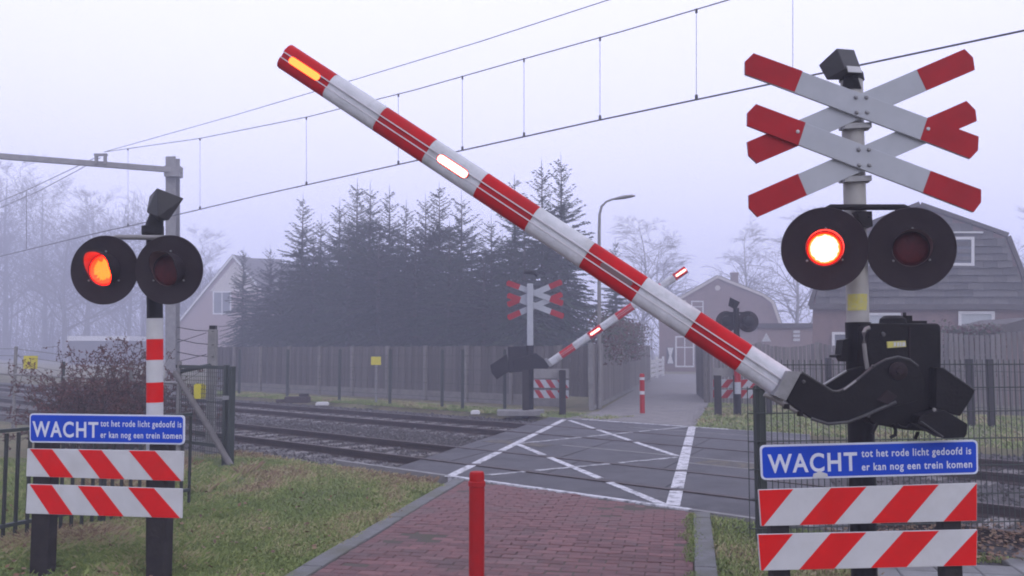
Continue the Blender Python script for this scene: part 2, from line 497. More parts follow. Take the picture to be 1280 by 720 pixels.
for i, (ra, rb) in enumerate(((RAILS[0], RAILS[1]), (RAILS[2], RAILS[3]))):
    tr = thing('railway_track', None, None, ST((ra + rb) / 2, 9))
    tag(tr, 'near railway track with rusty rails through the crossing' if i == 0 else 'far railway track with rusty rails through the crossing', kind='structure')
    rail_mesh('rail', ra, -120, 170, tr)
    rail_mesh('rail', rb, -120, 170, tr)
    sc = (ra + rb) / 2
    a = aL(sc) + 0.2
    while a < 55:
        inst('sleeper', sleeper_me, tr, ST(sc, a, -0.128), math.atan2(N2.y, N2.x) + rnd.uniform(-.01, .01))
        a += 0.62
    a = aR(sc) - 1.2
    while a > -14:
        inst('sleeper', sleeper_me, tr, ST(sc, a, -0.128), math.atan2(N2.y, N2.x))
        a -= 0.62
# loose ballast stones
ico = [(0, 0, 1), (.9, 0, .1), (.2, .85, -.1), (-.75, .5, .15), (-.7, -.55, -.1), (.3, -.9, .1), (0, 0, -1)]
icf = [(0, 1, 2), (0, 2, 3), (0, 3, 4), (0, 4, 5), (0, 5, 1), (6, 2, 1), (6, 3, 2), (6, 4, 3), (6, 5, 4), (6, 1, 5)]
def stones(name, count, fs, fa, dens=None, dark=0.5):
    m = MB()
    for _ in range(count):
        s, a = fs(), fa()
        if aR(s) - 0.95 < a < aL(s) + 0.02: continue
        if min(abs(s - q) for q in RAILS) < 0.09: continue
        r = rnd.uniform(0.02, 0.045)
        e = Euler((rnd.uniform(0, 6), rnd.uniform(0, 6), rnd.uniform(0, 6))).to_matrix()
        zz = -0.145 + rnd.uniform(0, 0.02)
        sc = V((rnd.uniform(.7, 1.2), rnd.uniform(.7, 1.2), rnd.uniform(.5, .9)))
        c = ST(s, a, zz)
        m.add([c + (e @ V((p[0] * sc.x, p[1] * sc.y, p[2] * sc.z))) * r for p in ico], icf, 0 if rnd.random() > (dark if dark is not None else (.3 if s < 9.2 else .85)) else 1)
    o = m.build(name, [M['stone'], M['stone_dark']], loc=(0, 0, 0))
    return o
tag(stones('ballast_stones', 9000, lambda: 7.75 + 5.8 * rnd.random() ** 1.5, lambda: 9.5 + 10 * rnd.random() ** 1.4, dark=None), 'grey crushed stone ballast lying along the rails', kind='stuff')
tag(stones('ballast_stones', 4500, lambda: rnd.uniform(11, 17.2), lambda: 12 + 16 * rnd.random() ** 1.3, dark=0.8), 'dark crushed stone ballast around the far track', kind='stuff')
tag(stones('ballast_stones', 5000, lambda: rnd.uniform(7.8, 17.2), lambda: 5 - 11 * rnd.random(), dark=0.9), 'dark crushed stone ballast behind the green mesh fence', kind='stuff')

# brick footpath
path = thing('brick_footpath', None, None, V((0, 8, 0)))
tag(path, kind='structure')
def pl_left(y): return lerp(-1.51, -0.64, (y - 6.85) / (11.44 - 6.85))
def pl_right(y): return lerp(1.36, 1.90, (y - 6.73) / (9.42 - 6.73))
bl = MB()
def clip_top(s_off): return (S_NEAR - s_off)
far_l = (V((pl_left(11.45), 11.45, 0)))
bed = MB()
def hit_s(fx, s):
    y = 8.0
    for _ in range(30):
        p = V((fx(y), y, 0)); y += (s - p.dot(N2)) / N2.y * 0.8
    return V((fx(y), y, 0))
tl, trr = hit_s(pl_left, S_NEAR - 0.09), hit_s(pl_right, S_NEAR - 0.09)
bed.prism([V((pl_left(2), 2, -0.012)), V((pl_right(2), 2, -0.012)), trr + V((0, 0, -0.012)), tl + V((0, 0, -0.012))], (0, 0, -0.2))
bed.build('sand_bed', M['joint'], path)
def brick_mb(dx, dy, ch=0.006, h=0.06):
    m = MB()
    x, y = dx / 2, dy / 2
    vs = []
    for (ix, iy, z) in ((x, y, -h), (x, y, -ch), (x - ch, y - ch, 0)):
        vs += [V((-ix, -iy, z)), V((ix, -iy, z)), V((ix, iy, z)), V((-ix, iy, z))]
    fs = [(8, 9, 10, 11)]
    for lv in (0, 4):
        fs += [(lv + i, lv + (i + 1) % 4, lv + 4 + (i + 1) % 4, lv + 4 + i) for i in range(4)]
    m.add(vs, fs)
    return m
BW, BH = 0.216, 0.108
brick_me = mesh_of(brick_mb(BW - 0.006, BH - 0.006), M['brick'], 'brick')
bricks = []
row = 0
d0 = -3.0
while d0 < 13:
    d = d0 + BH / 2
    # along the course: position = PD*d + PX*x
    def xlim(fn):
        x = 0.0
        for _ in range(20):
            p = PD * d + PX * x
            x += fn(p.y) - p.x
        return x
    x0, x1 = xlim(pl_left), xlim(pl_right)
    x = x0 - (BW * 0.5 if row % 2 else 0) - 1e-6
    while x < x1 - 0.02:
        xa, xb = max(x, x0), min(x + BW, x1)
        if xb - xa > 0.035:
            c = PD * d + PX * ((xa + xb) / 2)
            # cut off at the crossing's kerb
            if c.dot(N2) < S_NEAR - 0.11 and c.y > 2.2:
                bricks.append((c, (xb - xa) / BW))
        x += BW
    d0 += BH
    row += 1
bricks.sort(key=lambda q: abs(q[0].y - 6.35) if q[0].y > 6.35 else 50 + abs(q[0].y))
rest = MB()
proto = brick_mb(BW - 0.006, BH - 0.006)
rz = -PA
rm = Matrix.Rotation(rz, 3, 'Z')
def undul(c):
    return 0.014 * noise.noise(V((c.x * 1.3, c.y * 1.3, 0.3))) - (0.006 if noise.noise(V((c.x * 5, c.y * 5, 9))) > .45 else 0)
for i, (c, w) in enumerate(bricks):
    z = rnd.uniform(-0.0035, 0.002) + undul(c) - 0.002
    tilt = (rnd.gauss(0, .008), rnd.gauss(0, .008), rz + rnd.gauss(0, .008))
    if i < 300:
        inst('brick', brick_me, path, c + V((0, 0, z)), rot=tilt, scale=(w, 1, 1))
    else:
        e = Euler(tilt).to_matrix()
        rest.add([c + V((0, 0, z)) + e @ V((p.x * w, p.y, p.z)) for p in proto.v], proto.f)
o = rest.build('farther_bricks', M['brick'], path)
tag(o, kind='stuff')
# kerb stones on both sides of the path
def kerb_run(name, fn, side, y0, y1, w, gapm=0.006):
    y = y0
    while y < y1:
        yb = min(y + 1.0, y1)
        p, q = V((fn(y), y, 0)), V((fn(yb), yb, 0))
        d = (q - p).normalized()
        x = d.cross(V((0, 0, 1))) * side
        m = MB()
        zz = rnd.uniform(0.004, 0.012)
        e = d * gapm
        m.prism([p + e + V((0, 0, zz)), q - e + V((0, 0, zz)), q - e + x * w + V((0, 0, zz)), p + e + x * w + V((0, 0, zz))], (0, 0, -0.2))
        m.build(name, M['kerb'], path, bevel=0.01)
        y = yb
kerb_run('kerb_stone', pl_left, -1, 3.0, tl.y - 0.02, 0.17)
kerb_run('kerb_stone', lambda y: pl_right(y) + 0.01, 1, 3.0, trr.y - 0.10, 0.17)

# far side: paved lane running away, with grey clinkers
lane = MB()
q = [G(700, 522.5), G(866, 534.5), G(880, 512), G(884, 500), W(884, 478, 47), W(812, 478, 47), G(750, 514)]
q = [V((p.x, p.y, 0)) for p in (G(706, 523), G(868, 533.5), G(884, 508), V((11.0, 47, 0)), V((13.5, 60, 0)), V((8.2, 60, 0)), V((7.35, 47, 0)), G(748, 514))]
lane.prism([p + V((0, 0, 0.002)) for p in q], (0, 0, -0.1))
lane_o = lane.build('paved_lane', M['clinker'])
tag(lane_o, kind='structure')
# clinker rows near the crossing, cut as real stones in one mesh
cl = MB()
pm = brick_mb(0.205, 0.10, 0.006, 0.03)
d0 = 17.6
fd = PD
row = 0
lp = G(706, 523); rp = G(866, 534.3)
while d0 < 27:
    for ix in range(-30, 60):
        x = ix * 0.21 + (0.105 if row % 2 else 0)
        c = PD * d0 + PX * x
        if c.dot(N2) < S_FAR + 0.16: continue
        # inside the lane
        lx = lerp(G(706, 523).x, G(748, 514).x, (c.y - G(706, 523).y) / (G(748, 514).y - G(706, 523).y)) if c.y < G(748, 514).y else lerp(G(748, 514).x, 7.35, (c.y - G(748, 514).y) / (47 - G(748, 514).y))
        rx = lerp(G(868, 533.5).x, G(884, 508).x, (c.y - G(868, 533.5).y) / (G(884, 508).y - G(868, 533.5).y))
        if lx + 0.1 < c.x < rx - 0.1:
            zz = 0.012 + rnd.uniform(-.002, .002)
            cl.add([c + V((0, 0, zz)) + rm @ p for p in pm.v], pm.f, rnd.randrange(2))
    d0 += 0.107
    row += 1
M['clinker2'] = mat('clinker_light', (0.22, 0.205, 0.2), (0.18, 0.17, 0.165), 0.85, 2, 0.4, 30, world=True)
tag(cl.build('lane_clinkers', [M['clinker'], M['clinker2']], loc=(0, 0, 0)), 'rows of grey clinkers paving the lane beyond the rails', kind='stuff')

# concrete tile pavement at the bottom right
pav = thing('tile_pavement', None, None, V((4.3, 7, 0)))
tag(pav, kind='structure')
tm = mesh_of(brick_mb(0.294, 0.294, 0.008, 0.05), M['tile'], 'paving_tile')
pb = MB()
tx, ty = PX, PD
for i in range(-1, 13):
    for j in range(0, 7):
        c = V((2.95, 6.15, 0)) + tx * (i * 0.3) + ty * (j * 0.3)
        if c.y > 7.15 + 0.02 * math.sin(i): continue
        inst('paving_tile', tm, pav, c + V((0, 0, 0.006 + rnd.uniform(-.004, .004))), rot=(rnd.gauss(0, .006), rnd.gauss(0, .006), rz))

# ------------------------------------------------------------------ builders for the crossing equipment
def quad_pt(c, fx, fy):
    return (c[0] * (1 - fx) + c[1] * fx) * (1 - fy) + (c[3] * (1 - fx) + c[2] * fx) * fy
def quad_n(c):
    n = (c[1] - c[0]).cross(c[3] - c[0]).normalized()
    return n if n.y < 0 else -n
def rounded(c, ins, rad, k=5):
    """outline of a rounded rectangle inset by ins metres inside the quad c"""
    w, h = (c[1] - c[0]).length, (c[3] - c[0]).length
    pts = []
    for (cx, cy, a0) in ((ins + rad, ins + rad, 180), (w - ins - rad, ins + rad, 270), (w - ins - rad, h - ins - rad, 0), (ins + rad, h - ins - rad, 90)):
        for i in range(k + 1):
            a = R(a0 + 90 * i / k)
            pts.append(quad_pt(c, (cx + rad * math.cos(a)) / w, (cy + rad * math.sin(a)) / h))
    return pts
def text_part(parent, name, s, c, fx0, fx1, fy_base, fy_cap, n, off, bold=0.0, split=False):
    """lettering laid on the quad c between the given fractions; raised 2 mm"""
    cu = bpy.data.curves.new('lettering', 'FONT')
    cu.body = s
    cu.size = 1.0
    cu.offset = bold
    cu.space_character = 1.14
    cu.resolution_u = 4
    ob = bpy.data.objects.new('lettering', cu)
    col.objects.link(ob)
    dg = bpy.context.evaluated_depsgraph_get()
    me = bpy.data.meshes.new_from_object(ob.evaluated_get(dg))
    xs = [v.co.x for v in me.vertices]
    x0, x1 = min(xs), max(xs)
    capH = 0.70
    vs = []
    for v in me.vertices:
        fx = fx0 + (v.co.x - x0) / (x1 - x0) * (fx1 - fx0)
        fy = fy_base + (v.co.y / capH) * (fy_cap - fy_base)
        vs.append(quad_pt(c, fx, fy) + n * off)
    m = MB()
    m.add(vs, [tuple(p.vertices) for p in me.polygons])
    bpy.data.objects.remove(ob)
    bpy.data.curves.remove(cu)
    bpy.data.meshes.remove(me)
    if not split:
        return tag(m.build(name, M['letter'], parent), kind='stuff')
    # big letters: one piece each
    par = list(range(len(m.v)))
    def find(i):
        while par[i] != i:
            par[i] = par[par[i]]; i = par[i]
        return i
    for f in m.f:
        for i in f[1:]: par[find(i)] = find(f[0])
    groups = {}
    for f in m.f: groups.setdefault(find(f[0]), []).append(f)
    for fs in groups.values():
        ids = sorted({i for f in fs for i in f}); ix = {i: k for k, i in enumerate(ids)}
        mm = MB()
        mm.add([m.v[i] for i in ids], [tuple(ix[i] for i in f) for f in fs])
        mm.build(name, M['letter'], parent)
def px_quad(pl, pts, off=0.0):
    return [pl.at(u, v, off) for u, v in pts]

def text_sign(parent, pl, pts, wx, sx, off=0.03, front=True):
    c = px_quad(pl, pts, off)
    n = quad_n(c)
    m = MB()
    m.prism(rounded(c, 0.0, 0.028), -n * 0.012)
    s = m.build('text_panel', M['letter'] if front else M['zinc'], parent)
    if not front:
        return s
    m = MB()
    m.prism([p + n * 0.002 for p in rounded(c, 0.011, 0.022)], -n * 0.0015)
    m.build('blue_face', M['blue'], s)
    text_part(s, 'letter', 'WACHT', c, wx[0], wx[1], 0.79, 0.27, n, 0.0045, 0.022, split=True)
    text_part(s, 'lettering', 'tot het rode licht gedoofd is', c, sx[0], sx[1], 0.41, 0.20, n, 0.0045, 0.020)
    text_part(s, 'lettering', 'er kan nog een trein komen', c, sx[0], sx[1] + 0.003, 0.80, 0.59, n, 0.0045, 0.020)
    return s
def striped_board(parent, pl, pts, stripes, off=0.03, base='white', red='red'):
    c = px_quad(pl, pts, off)
    n = quad_n(c)
    m = MB()
    m.prism(c, -n * 0.018)
    bo = m.build('striped_board', M[base], parent, bevel=0.003)
    for poly in stripes:
        m = MB()
        m.prism([quad_pt(c, fx, fy) + n * 0.0025 for fx, fy in poly], -n * 0.002)
        m.build('red_stripe', M[red], bo)
    return bo
LEAN_R = [[(0.003, 0.01), (0.16, 0.01), (0.013, 0.99), (0.003, 0.99)], [(0.332, 0.01), (0.493, 0.01), (0.34, 0.99), (0.18, 0.99)], [(0.663, 0.01), (0.824, 0.01), (0.675, 0.99), (0.51, 0.99)], [(0.997, 0.01), (0.997, 0.99), (0.845, 0.99)]]
LEAN_L = [[(0.018, 0.01), (0.166, 0.01), (0.312, 0.99), (0.16, 0.99)], [(0.337, 0.01), (0.487, 0.01), (0.64, 0.99), (0.485, 0.99)], [(0.662, 0.01), (0.826, 0.01), (0.992, 0.99), (0.82, 0.99)]]

BLADES = dict(  # outlines on a common drawing grid: end points, red boundaries
    A=([(137, 87), (1058, 428), (1055, 485), (1024, 518), (103, 173), (103, 120)], [[(137, 87), (338, 160), (305, 245), (103, 173), (103, 120)], [(850, 350), (1058, 428), (1055, 485), (1024, 518), (820, 440)]]),
    B=([(1000, 70), (1035, 105), (1042, 155), (152, 537), (118, 505), (112, 450)], [[(1000, 70), (1035, 105), (1042, 155), (845, 239), (805, 154)], [(112, 450), (309, 366), (349, 453), (152, 537), (118, 505)]]),
    C=([(147, 295), (1068, 645), (1068, 697), (1038, 737), (112, 382), (113, 330)], [[(147, 295), (350, 371), (320, 464), (112, 382), (113, 330)], [(862, 568), (1068, 645), (1068, 697), (1038, 737), (830, 657)]]),
    D=([(1008, 282), (1045, 320), (1050, 365), (155, 757), (120, 720), (118, 668)], [[(1008, 282), (1045, 320), (1050, 365), (853, 451), (815, 368)], [(118, 668), (318, 580), (355, 668), (155, 757), (120, 720)]]))
def cross(parent, pl, fn, offs, bolts=True):
    for key in 'BDAC':
        outline, reds = BLADES[key]
        off = offs[0] if key in 'AC' else offs[1]
        pts = [pl.at(*fn(x, y), off) for x, y in outline]
        m = MB()
        m.prism(pts, -pl.n * 0.02)
        bl = m.build('cross_blade', M['white_dull'], parent, bevel=0.003)
        for rp in reds:
            cx = sum(p[0] for p in rp) / len(rp); cy = sum(p[1] for p in rp) / len(rp)
            m = MB()
            m.prism([pl.at(*fn(x, y), off) + pl.n * 0.003 for x, y in rp], -pl.n * 0.026)
            m.build('red_end', M['red_dull'], bl)
    if bolts:
        for x, y in ((556, 268), (599, 268), (559, 329), (602, 329), (567, 482), (609, 482), (569, 545), (611, 545)):
            m = MB()
            m.lathe([(0, 0.016), (0.009, 0.014), (0.014, 0.006), (0.014, 0)], pl.at(*fn(x, y), offs[0]), pl.n, 10)
            m.build('bolt', M['zinc'], parent, smooth=True)
        for x, y in ((318, 408), (851, 397)):
            m = MB()
            m.lathe([(0, 0.010), (0.010, 0.008), (0.013, 0)], pl.at(*fn(x, y), offs[0]) + pl.n * 0.003, pl.n, 10)
            m.build('rivet', M['white'], parent, smooth=True)
def lamp(parent, c, axis, r, lens, hood=(0.13, 0.05), rl=0.4, screws=True):
    axis = V(axis).normalized()
    x = axis.cross(V((0, 0, 1))).normalized()
    y = x.cross(axis)
    m = MB()
    m.lathe([(0.001, -0.03), (r * 0.6, -0.03), (r * 0.97, -0.008), (r, 0.0), (r * 0.985, 0.009), (r * 0.93, 0.004), (rl * r * 1.02, 0.004), (rl * r * 1.02, -0.02), (0.001, -0.02)], c, axis, 56)
    bd = m.build('lamp_board', M['board_dark'], parent, smooth=True)
    m = MB()
    lit = lens.name.startswith(('lamp_lens_hot', 'lamp_lens_side'))
    side = lens.name.startswith('lamp_lens_side')
    core = 0.66 if side else 0.80
    m.lathe([(rl * r, 0.0), (rl * r * 0.95, 0.008), (rl * r * 0.89, 0.014)], c, axis, 48)
    # lit lens: glow falloff round the core set as coloured emissive rings, ragged edge
    o_ = len(m.v)
    m.lathe([(rl * r * 0.89, 0.014), (rl * r * core, 0.020)], c, axis, 48, mi=1)
    rj = random.Random(3)
    for i_ in range(o_ + 48, o_ + 96):
        v_ = m.v[i_]; m.v[i_] = c + (v_ - c) * (rj.uniform(.80, 1.12) if side else rj.uniform(.95, 1.05))
    edge = [v_.copy() for v_ in m.v[o_ + 48:o_ + 96]]
    m.add(edge + [c + axis * 0.036], [(k_, (k_ + 1) % 48, 48) for k_ in range(48)], 2)
    m.build('lens', [M['side_rim'], M['side_warm'], lens] if side else [M['lamp_rim'], M['lamp_warm'], lens] if lit else [lens, lens, lens], bd, smooth=False if lit else True)
    # hood: longer above than below
    m = MB()
    n = 40
    vs = []
    for k in range(n):
        a = 2 * math.pi * k / n
        d = x * math.cos(a) + y * math.sin(a)
        L = hood[1] + (hood[0] - hood[1]) * min(1, max(0, 0.55 + 0.75 * math.sin(a + hood[2])))
        for rr, h in ((1.04, 0.003), (1.09, 0.003), (1.12, L), (1.07, L)):
            vs.append(c + d * (rl * r * rr) + axis * h)
    fs = []
    for k in range(n):
        a, b = k * 4, ((k + 1) % n) * 4
        for j in range(4):
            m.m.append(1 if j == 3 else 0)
            fs.append((a + j, b + j, b + (j + 1) % 4, a + (j + 1) % 4))
    keep = m.m
    m.m = []
    m.add(vs, fs)
    m.m = keep
    m.build('hood', [M['board_dark'], M['hood_inside']], bd, smooth=True)
    if screws:
        for a in (95, 215, 325):
            m = MB()
            q = c + (x * math.cos(R(a)) + y * math.sin(R(a))) * (rl * r * 1.22) + axis * 0.004
            m.lathe([(0, 0.012), (0.007, 0.009), (0.008, 0)], q, axis, 8)
            m.build('screw', M['zinc'], bd)
    # casing behind the board
    m = MB()
    m.lathe([(r * 0.55, -0.028), (r * 0.5, -0.12), (r * 0.3, -0.16), (0.001, -0.165)], c, axis, 28)
    m.build('lamp_casing', M['black'], bd, smooth=True)
    return bd
def sounder(parent, c, axis, size, roll):
    """hooded warning bell: an open box with a speaker recessed inside"""
    axis = V(axis).normalized()
    x = axis.cross(V((0, 0, 1))).normalized()
    y = x.cross(axis)
    x, y = x * math.cos(roll) + y * math.sin(roll), y * math.cos(roll) - x * math.sin(roll)
    w, h, L = size
    m = MB()
    t = 0.006
    def P(a, b, d): return c + x * a + y * b + axis * d
    outer = lambda d, k: [P(-w / 2 + k, -h / 2 + k, d), P(w / 2 - k, -h / 2 + k, d), P(w / 2 - k, h / 2 - k, d), P(-w / 2 + k, h / 2 - k, d)]
    rings = [outer(-L / 2, 0.02), outer(-L / 2 + 0.02, 0), outer(L / 2, 0), outer(L / 2, t), outer(-L / 2 + 0.05, t)]
    rings[2][0] -= axis * L * 0.35; rings[2][1] -= axis * L * 0.35
    rings[3][0] -= axis * L * 0.35; rings[3][1] -= axis * L * 0.35
    vs = [p for r_ in rings for p in r_]
    fs = [(3, 2, 1, 0), (16, 17, 18, 19)]
    for i in range(4):
        fs += [(i * 4 + k, i * 4 + (k + 1) % 4, (i + 1) * 4 + (k + 1) % 4, (i + 1) * 4 + k) for k in range(4)]
    m.add(vs, fs)
    return m.build('warning_bell', M['black'], parent)
def boom(parent, p0, p1, front, cuts, kinds, H, lights, trim=True):
    p0, p1 = V(p0), V(p1)
    L = (p1 - p0).normalized()
    f = (front - L * front.dot(L)).normalized()
    up = f.cross(L)
    if up.z < 0: up = -up
    prof = [(0.00, -.5), (.16, -.47), (.27, -.36), (.31, -.2), (.315, -.12), (.27, -.11), (.27, .10), (.315, .11), (.30, .22), (.23, .38), (.12, .47), (0, .5), (-.13, .47), (-.24, .36), (-.29, .18), (-.29, -.18), (-.24, -.36), (-.13, -.47)]
    n = len(prof)
    for (a, b), kd in zip(zip(cuts[:-1], cuts[1:]), kinds):
        m = MB()
        vs = [p0 + L * d + f * x * H + up * y * H for d in (a + 0.0006, b - 0.0006) for x, y in prof]
        m.add(vs, [(i, (i + 1) % n, (i + 1) % n + n, i + n) for i in range(n)] + [tuple(range(n))[::-1], tuple(range(n, 2 * n))])
        m.build('boom_band', M['boom_red'] if kd == 'r' else M['boom_white'], parent, smooth=True)
    if trim:
        for y in (-.115, .105):
            m = MB()
            a, b = p0 + L * cuts[0], p0 + L * (cuts[-1] - 0.004)
            m.bar(a + f * .318 * H + up * y * H, b + f * .318 * H + up * y * H, 0.007, 0.007, up)
            m.build('trim_strip', M['trim'], parent)
    for d0, d1, mt in lights:
        c0, c1 = p0 + L * d0, p0 + L * d1
        r = H * (0.135 if mt != 'slot_off' else 0.085)
        def stadium(rr, off, ext):
            pts = []
            for cc, s in ((c0, -1), (c1, 1)):
                for k in range(9):
                    a = math.pi * k / 8
                    pts.append(cc + L * (s * math.sin(a) * rr) + up * (-s * math.cos(a) * rr * 1.0) * (1 if s > 0 else 1) + f * off)
            return pts
        m = MB()
        m.prism(stadium(r * 1.25, H * .275, 0), f * (H * 0.055))
        lb = m.build('light_frame', M['boom_red'], parent)
        m = MB()
        m.prism(stadium(r, H * .28, 0), f * (H * 0.06))
        m.build('light_lens', M[mt], lb)
def ray_plane(u, v, p, n):
    r = ray(u, v)
    return EYE + r * ((p - EYE).dot(n) / r.dot(n))

# ------------------------------------------------------------------ right-hand signal post
D_R, D_L, D_F = 5.82, 6.98, 23.4
PR = Plane(W(1072, 436, D_R), 0.0)
base = V((W(1074, 436, D_R).x, D_R + 0.02, 0))
sig = thing('crossing_signal', 'grey signal post with double red and white cross and glowing white-hot red lamp', 'crossing signal', base, 'crossing signals')
pt = lambda u, v, off=0.0: PR.at(u, v, off)
m = MB()
m.tube([pt(1072.5, 403, -.02), pt(1064.5, 100, -.02)], 0.072, 24)
m.build('post', M['post'], sig, smooth=True)
m = MB()
m.tube([V((base.x, base.y, -0.05)), pt(1072.5, 403, -.02)], 0.082, 24)
m.build('post_foot', M['black'], sig, smooth=True)
m = MB()
m.tube([pt(1064.5, 101, -.02), pt(1064.3, 92, -.02)], [0.082, 0.075], 20).tube([pt(1064.3, 92, -.02), pt(1062, 84, -.02)], 0.05, 16)
m.build('post_cap', M['black'], sig, smooth=True)
cross(sig, PR, lambda x, y: (900 + x / 3.274, 40 + y / 3.274), (0.115, 0.09))
for y in (298, 515):
    m = MB()
    a, b2 = pt(900 + 505 / 3.274, 40 + (y + 90) / 3.274, 0.06), pt(900 + 615 / 3.274, 40 + (y + 85) / 3.274, 0.06)
    m.bar(a, b2, 0.05, 0.035)
    m.box((a + b2) / 2 + V((0, 0.05, 0)), (0.19, 0.04, 0.03))
    m.build('clamp', M['zinc'], sig)
# bell
def hull_part(parent, name, pts, mt):
    bm = bmesh.new()
    for p_ in pts: bm.verts.new(p_)
    bmesh.ops.convex_hull(bm, input=bm.verts)
    bm.verts.ensure_lookup_table()
    mm = MB()
    idx = {v_: i_ for i_, v_ in enumerate(bm.verts)}
    mm.add([v_.co for v_ in bm.verts], [tuple(idx[v_] for v_ in f_.verts) for f_ in bm.faces])
    bm.free()
    return mm.build(name, mt, parent, bevel=0.006)
ZB = lambda x, y, off: pt(900 + x / 3.274, 40 + y / 3.274, off)
hull_part(sig, 'warning_bell', [ZB(478, 66, .14), ZB(513, 150, .15), ZB(550, 72, .05), ZB(584, 166, .06), ZB(403, 136, .02), ZB(436, 196, .03), ZB(470, 120, -.12), ZB(500, 196, -.10), ZB(560, 190, .02)], M['bell'])
hull_part(sig, 'bell_foot', [ZB(505, 180, .07), ZB(565, 185, .07), ZB(500, 230, .06), ZB(580, 232, .06), ZB(505, 180, -.08), ZB(565, 185, -.08), ZB(500, 230, -.09), ZB(580, 232, -.09)], M['black'])
m = MB()
q = [ZB(519, 138, .150), ZB(574, 142, .085), ZB(582, 166, .085), ZB(526, 163, .150)]
m.prism(q, (0, 0.01, 0))
m.build('bell_label', M['white'], sig)
AX_R = V((-math.sin(R(18)), -math.cos(R(18)), -0.03))
lamp(sig, pt(1030.4, 311, 0.15), AX_R, 0.27, M['lamp_hot'], (0.12, 0.008, -0.5), 0.40)
lamp(sig, pt(1138.8, 311, 0.15), AX_R, 0.27, M['lamp_off'], (0.12, 0.008, -0.5), 0.40)
m = MB()
m.tube([pt(1033, 262, 0.08), pt(1038, 259, 0.08), pt(1130, 259, 0.08), pt(1136, 262, 0.08)], 0.02, 10)
m.build('crossbar', M['black'], sig, smooth=True)
m = MB()
m.prism([pt(u, v, 0.11) for u, v in ((1070, 264), (1090, 264), (1091, 283), (1079, 283))], (0, 0.09, 0))
m.lathe([(0, .012), (.010, .008), (.010, 0)], pt(1087, 271, 0.112), PR.n, 8)
m.build('bracket', M['black'], sig)
m = MB()
k = 10
rows = []
for v in (368, 388.5):
    for j in range(k + 1):
        a = R(-75 + 110 * j / k)
        c = pt(1071.5, v, -.02)
        rows.append(c + V((math.sin(a), -math.cos(a), 0)) * 0.0735)
m.add(rows, [(j, j + 1, j + k + 2, j + k + 1) for j in range(k)])
m.build('yellow_sticker', M['sticker'], sig, smooth=True)
m = MB()
m.prism([pt(u, v, 0.10) for u, v in ((1054, 425), (1061, 423), (1061, 452), (1056, 452), (1053, 447), (1045, 447), (1045, 444), (1052, 443))], (0, 0.12, 0))
m.build('catch_bracket', M['black'], sig)

# right-hand barrier: drive housing, curved arm, counterweights and boom
PB = Plane(W(1000, 478, 5.55), PA * 0.6)
PBX = Plane(W(1120, 470, 5.55), 0.0)
bb = V((W(1130, 470, 5.75).x, 5.75, 0.55))
bar = thing('level_crossing_barrier', 'red and white boom raised across the picture with black drive housing', 'barrier', bb, 'boom barriers')
def poly_round(pts, rad, k=4):
    out = []
    n = len(pts)
    for i in range(n):
        p, a, b2 = V((*pts[i], 0)), V((*pts[i - 1], 0)), V((*pts[(i + 1) % n], 0))
        r = min(rad, (a - p).length * .45, (b2 - p).length * .45)
        q0, q1 = p + (a - p).normalized() * r, p + (b2 - p).normalized() * r
        for j in range(k + 1):
            t = j / k
            q = q0 * (1 - t) ** 2 + p * 2 * t * (1 - t) + q1 * t * t
            out.append((q.x, q.y))
    return out
Z = lambda x, y: (960 + x / 4, 380 + y / 4)
def traced(parent, name, pts, off, depth, mt, pl=PBX, rad=0, bevel=0.006):
    pts = [Z(*p) for p in pts]
    if rad: pts = poly_round(pts, rad)
    m = MB()
    m.prism([pl.at(u, v, off) for u, v in pts], -pl.n * depth)
    return m.build(name, mt, parent, bevel=bevel)
hs_ = traced(bar, 'housing', [(497, 96), (866, 96), (868, 330), (868, 640), (700, 632), (520, 600), (497, 560)], -0.06, 0.34, M['black'], rad=7, bevel=0.012)
traced(hs_, 'door_seam', [(706, 112), (714, 112), (714, 330), (706, 330)], -0.05, 0.02, M['board_dark'])
m = MB()
c = PBX.at(*Z(625, 97), -0.16)
m.lathe([(0.085, 0.0), (0.08, 0.03), (0.055, 0.05), (0.001, 0.052)], c, (0, 0, 1), 20)
m.build('vent_cap', M['black'], hs_, smooth=True)
m = MB()
m.box(PBX.at(*Z(690, 80), -0.14), (0.06, 0.05, 0.055)).box(PBX.at(*Z(740, 92), -0.16), (0.12, 0.05, 0.02)).box(PBX.at(*Z(683, 62), -0.14), (0.015, 0.015, 0.05))
m.build('lock_lug', M['black'], hs_)
m = MB()
m.lathe([(0, .012), (.014, .010), (.016, 0)], PBX.at(*Z(575, 152), -0.06), PBX.n, 12)
m.build('key_lock', M['black_edge'], hs_, smooth=True)
lab = traced(hs_, 'maker_plate', [(596, 188), (688, 184), (691, 214), (598, 220)], -0.045, 0.012, M['sticker'], bevel=0)
for x0, x1 in ((630, 640), (646, 656), (660, 668), (672, 686)):
    traced(lab, 'plate_mark', [(x0, 192), (x1, 191), (x1, 210), (x0, 212)], -0.043, 0.004, M['white'], bevel=0)
m = MB()
m.tube([PBX.at(*Z(x, y), 0.03) for x, y in ((508, 118), (490, 124), (479, 142), (480, 200), (488, 270), (497, 325))], 0.013, 10)
m.build('cable_conduit', M['zinc_dull'], bar, smooth=True)
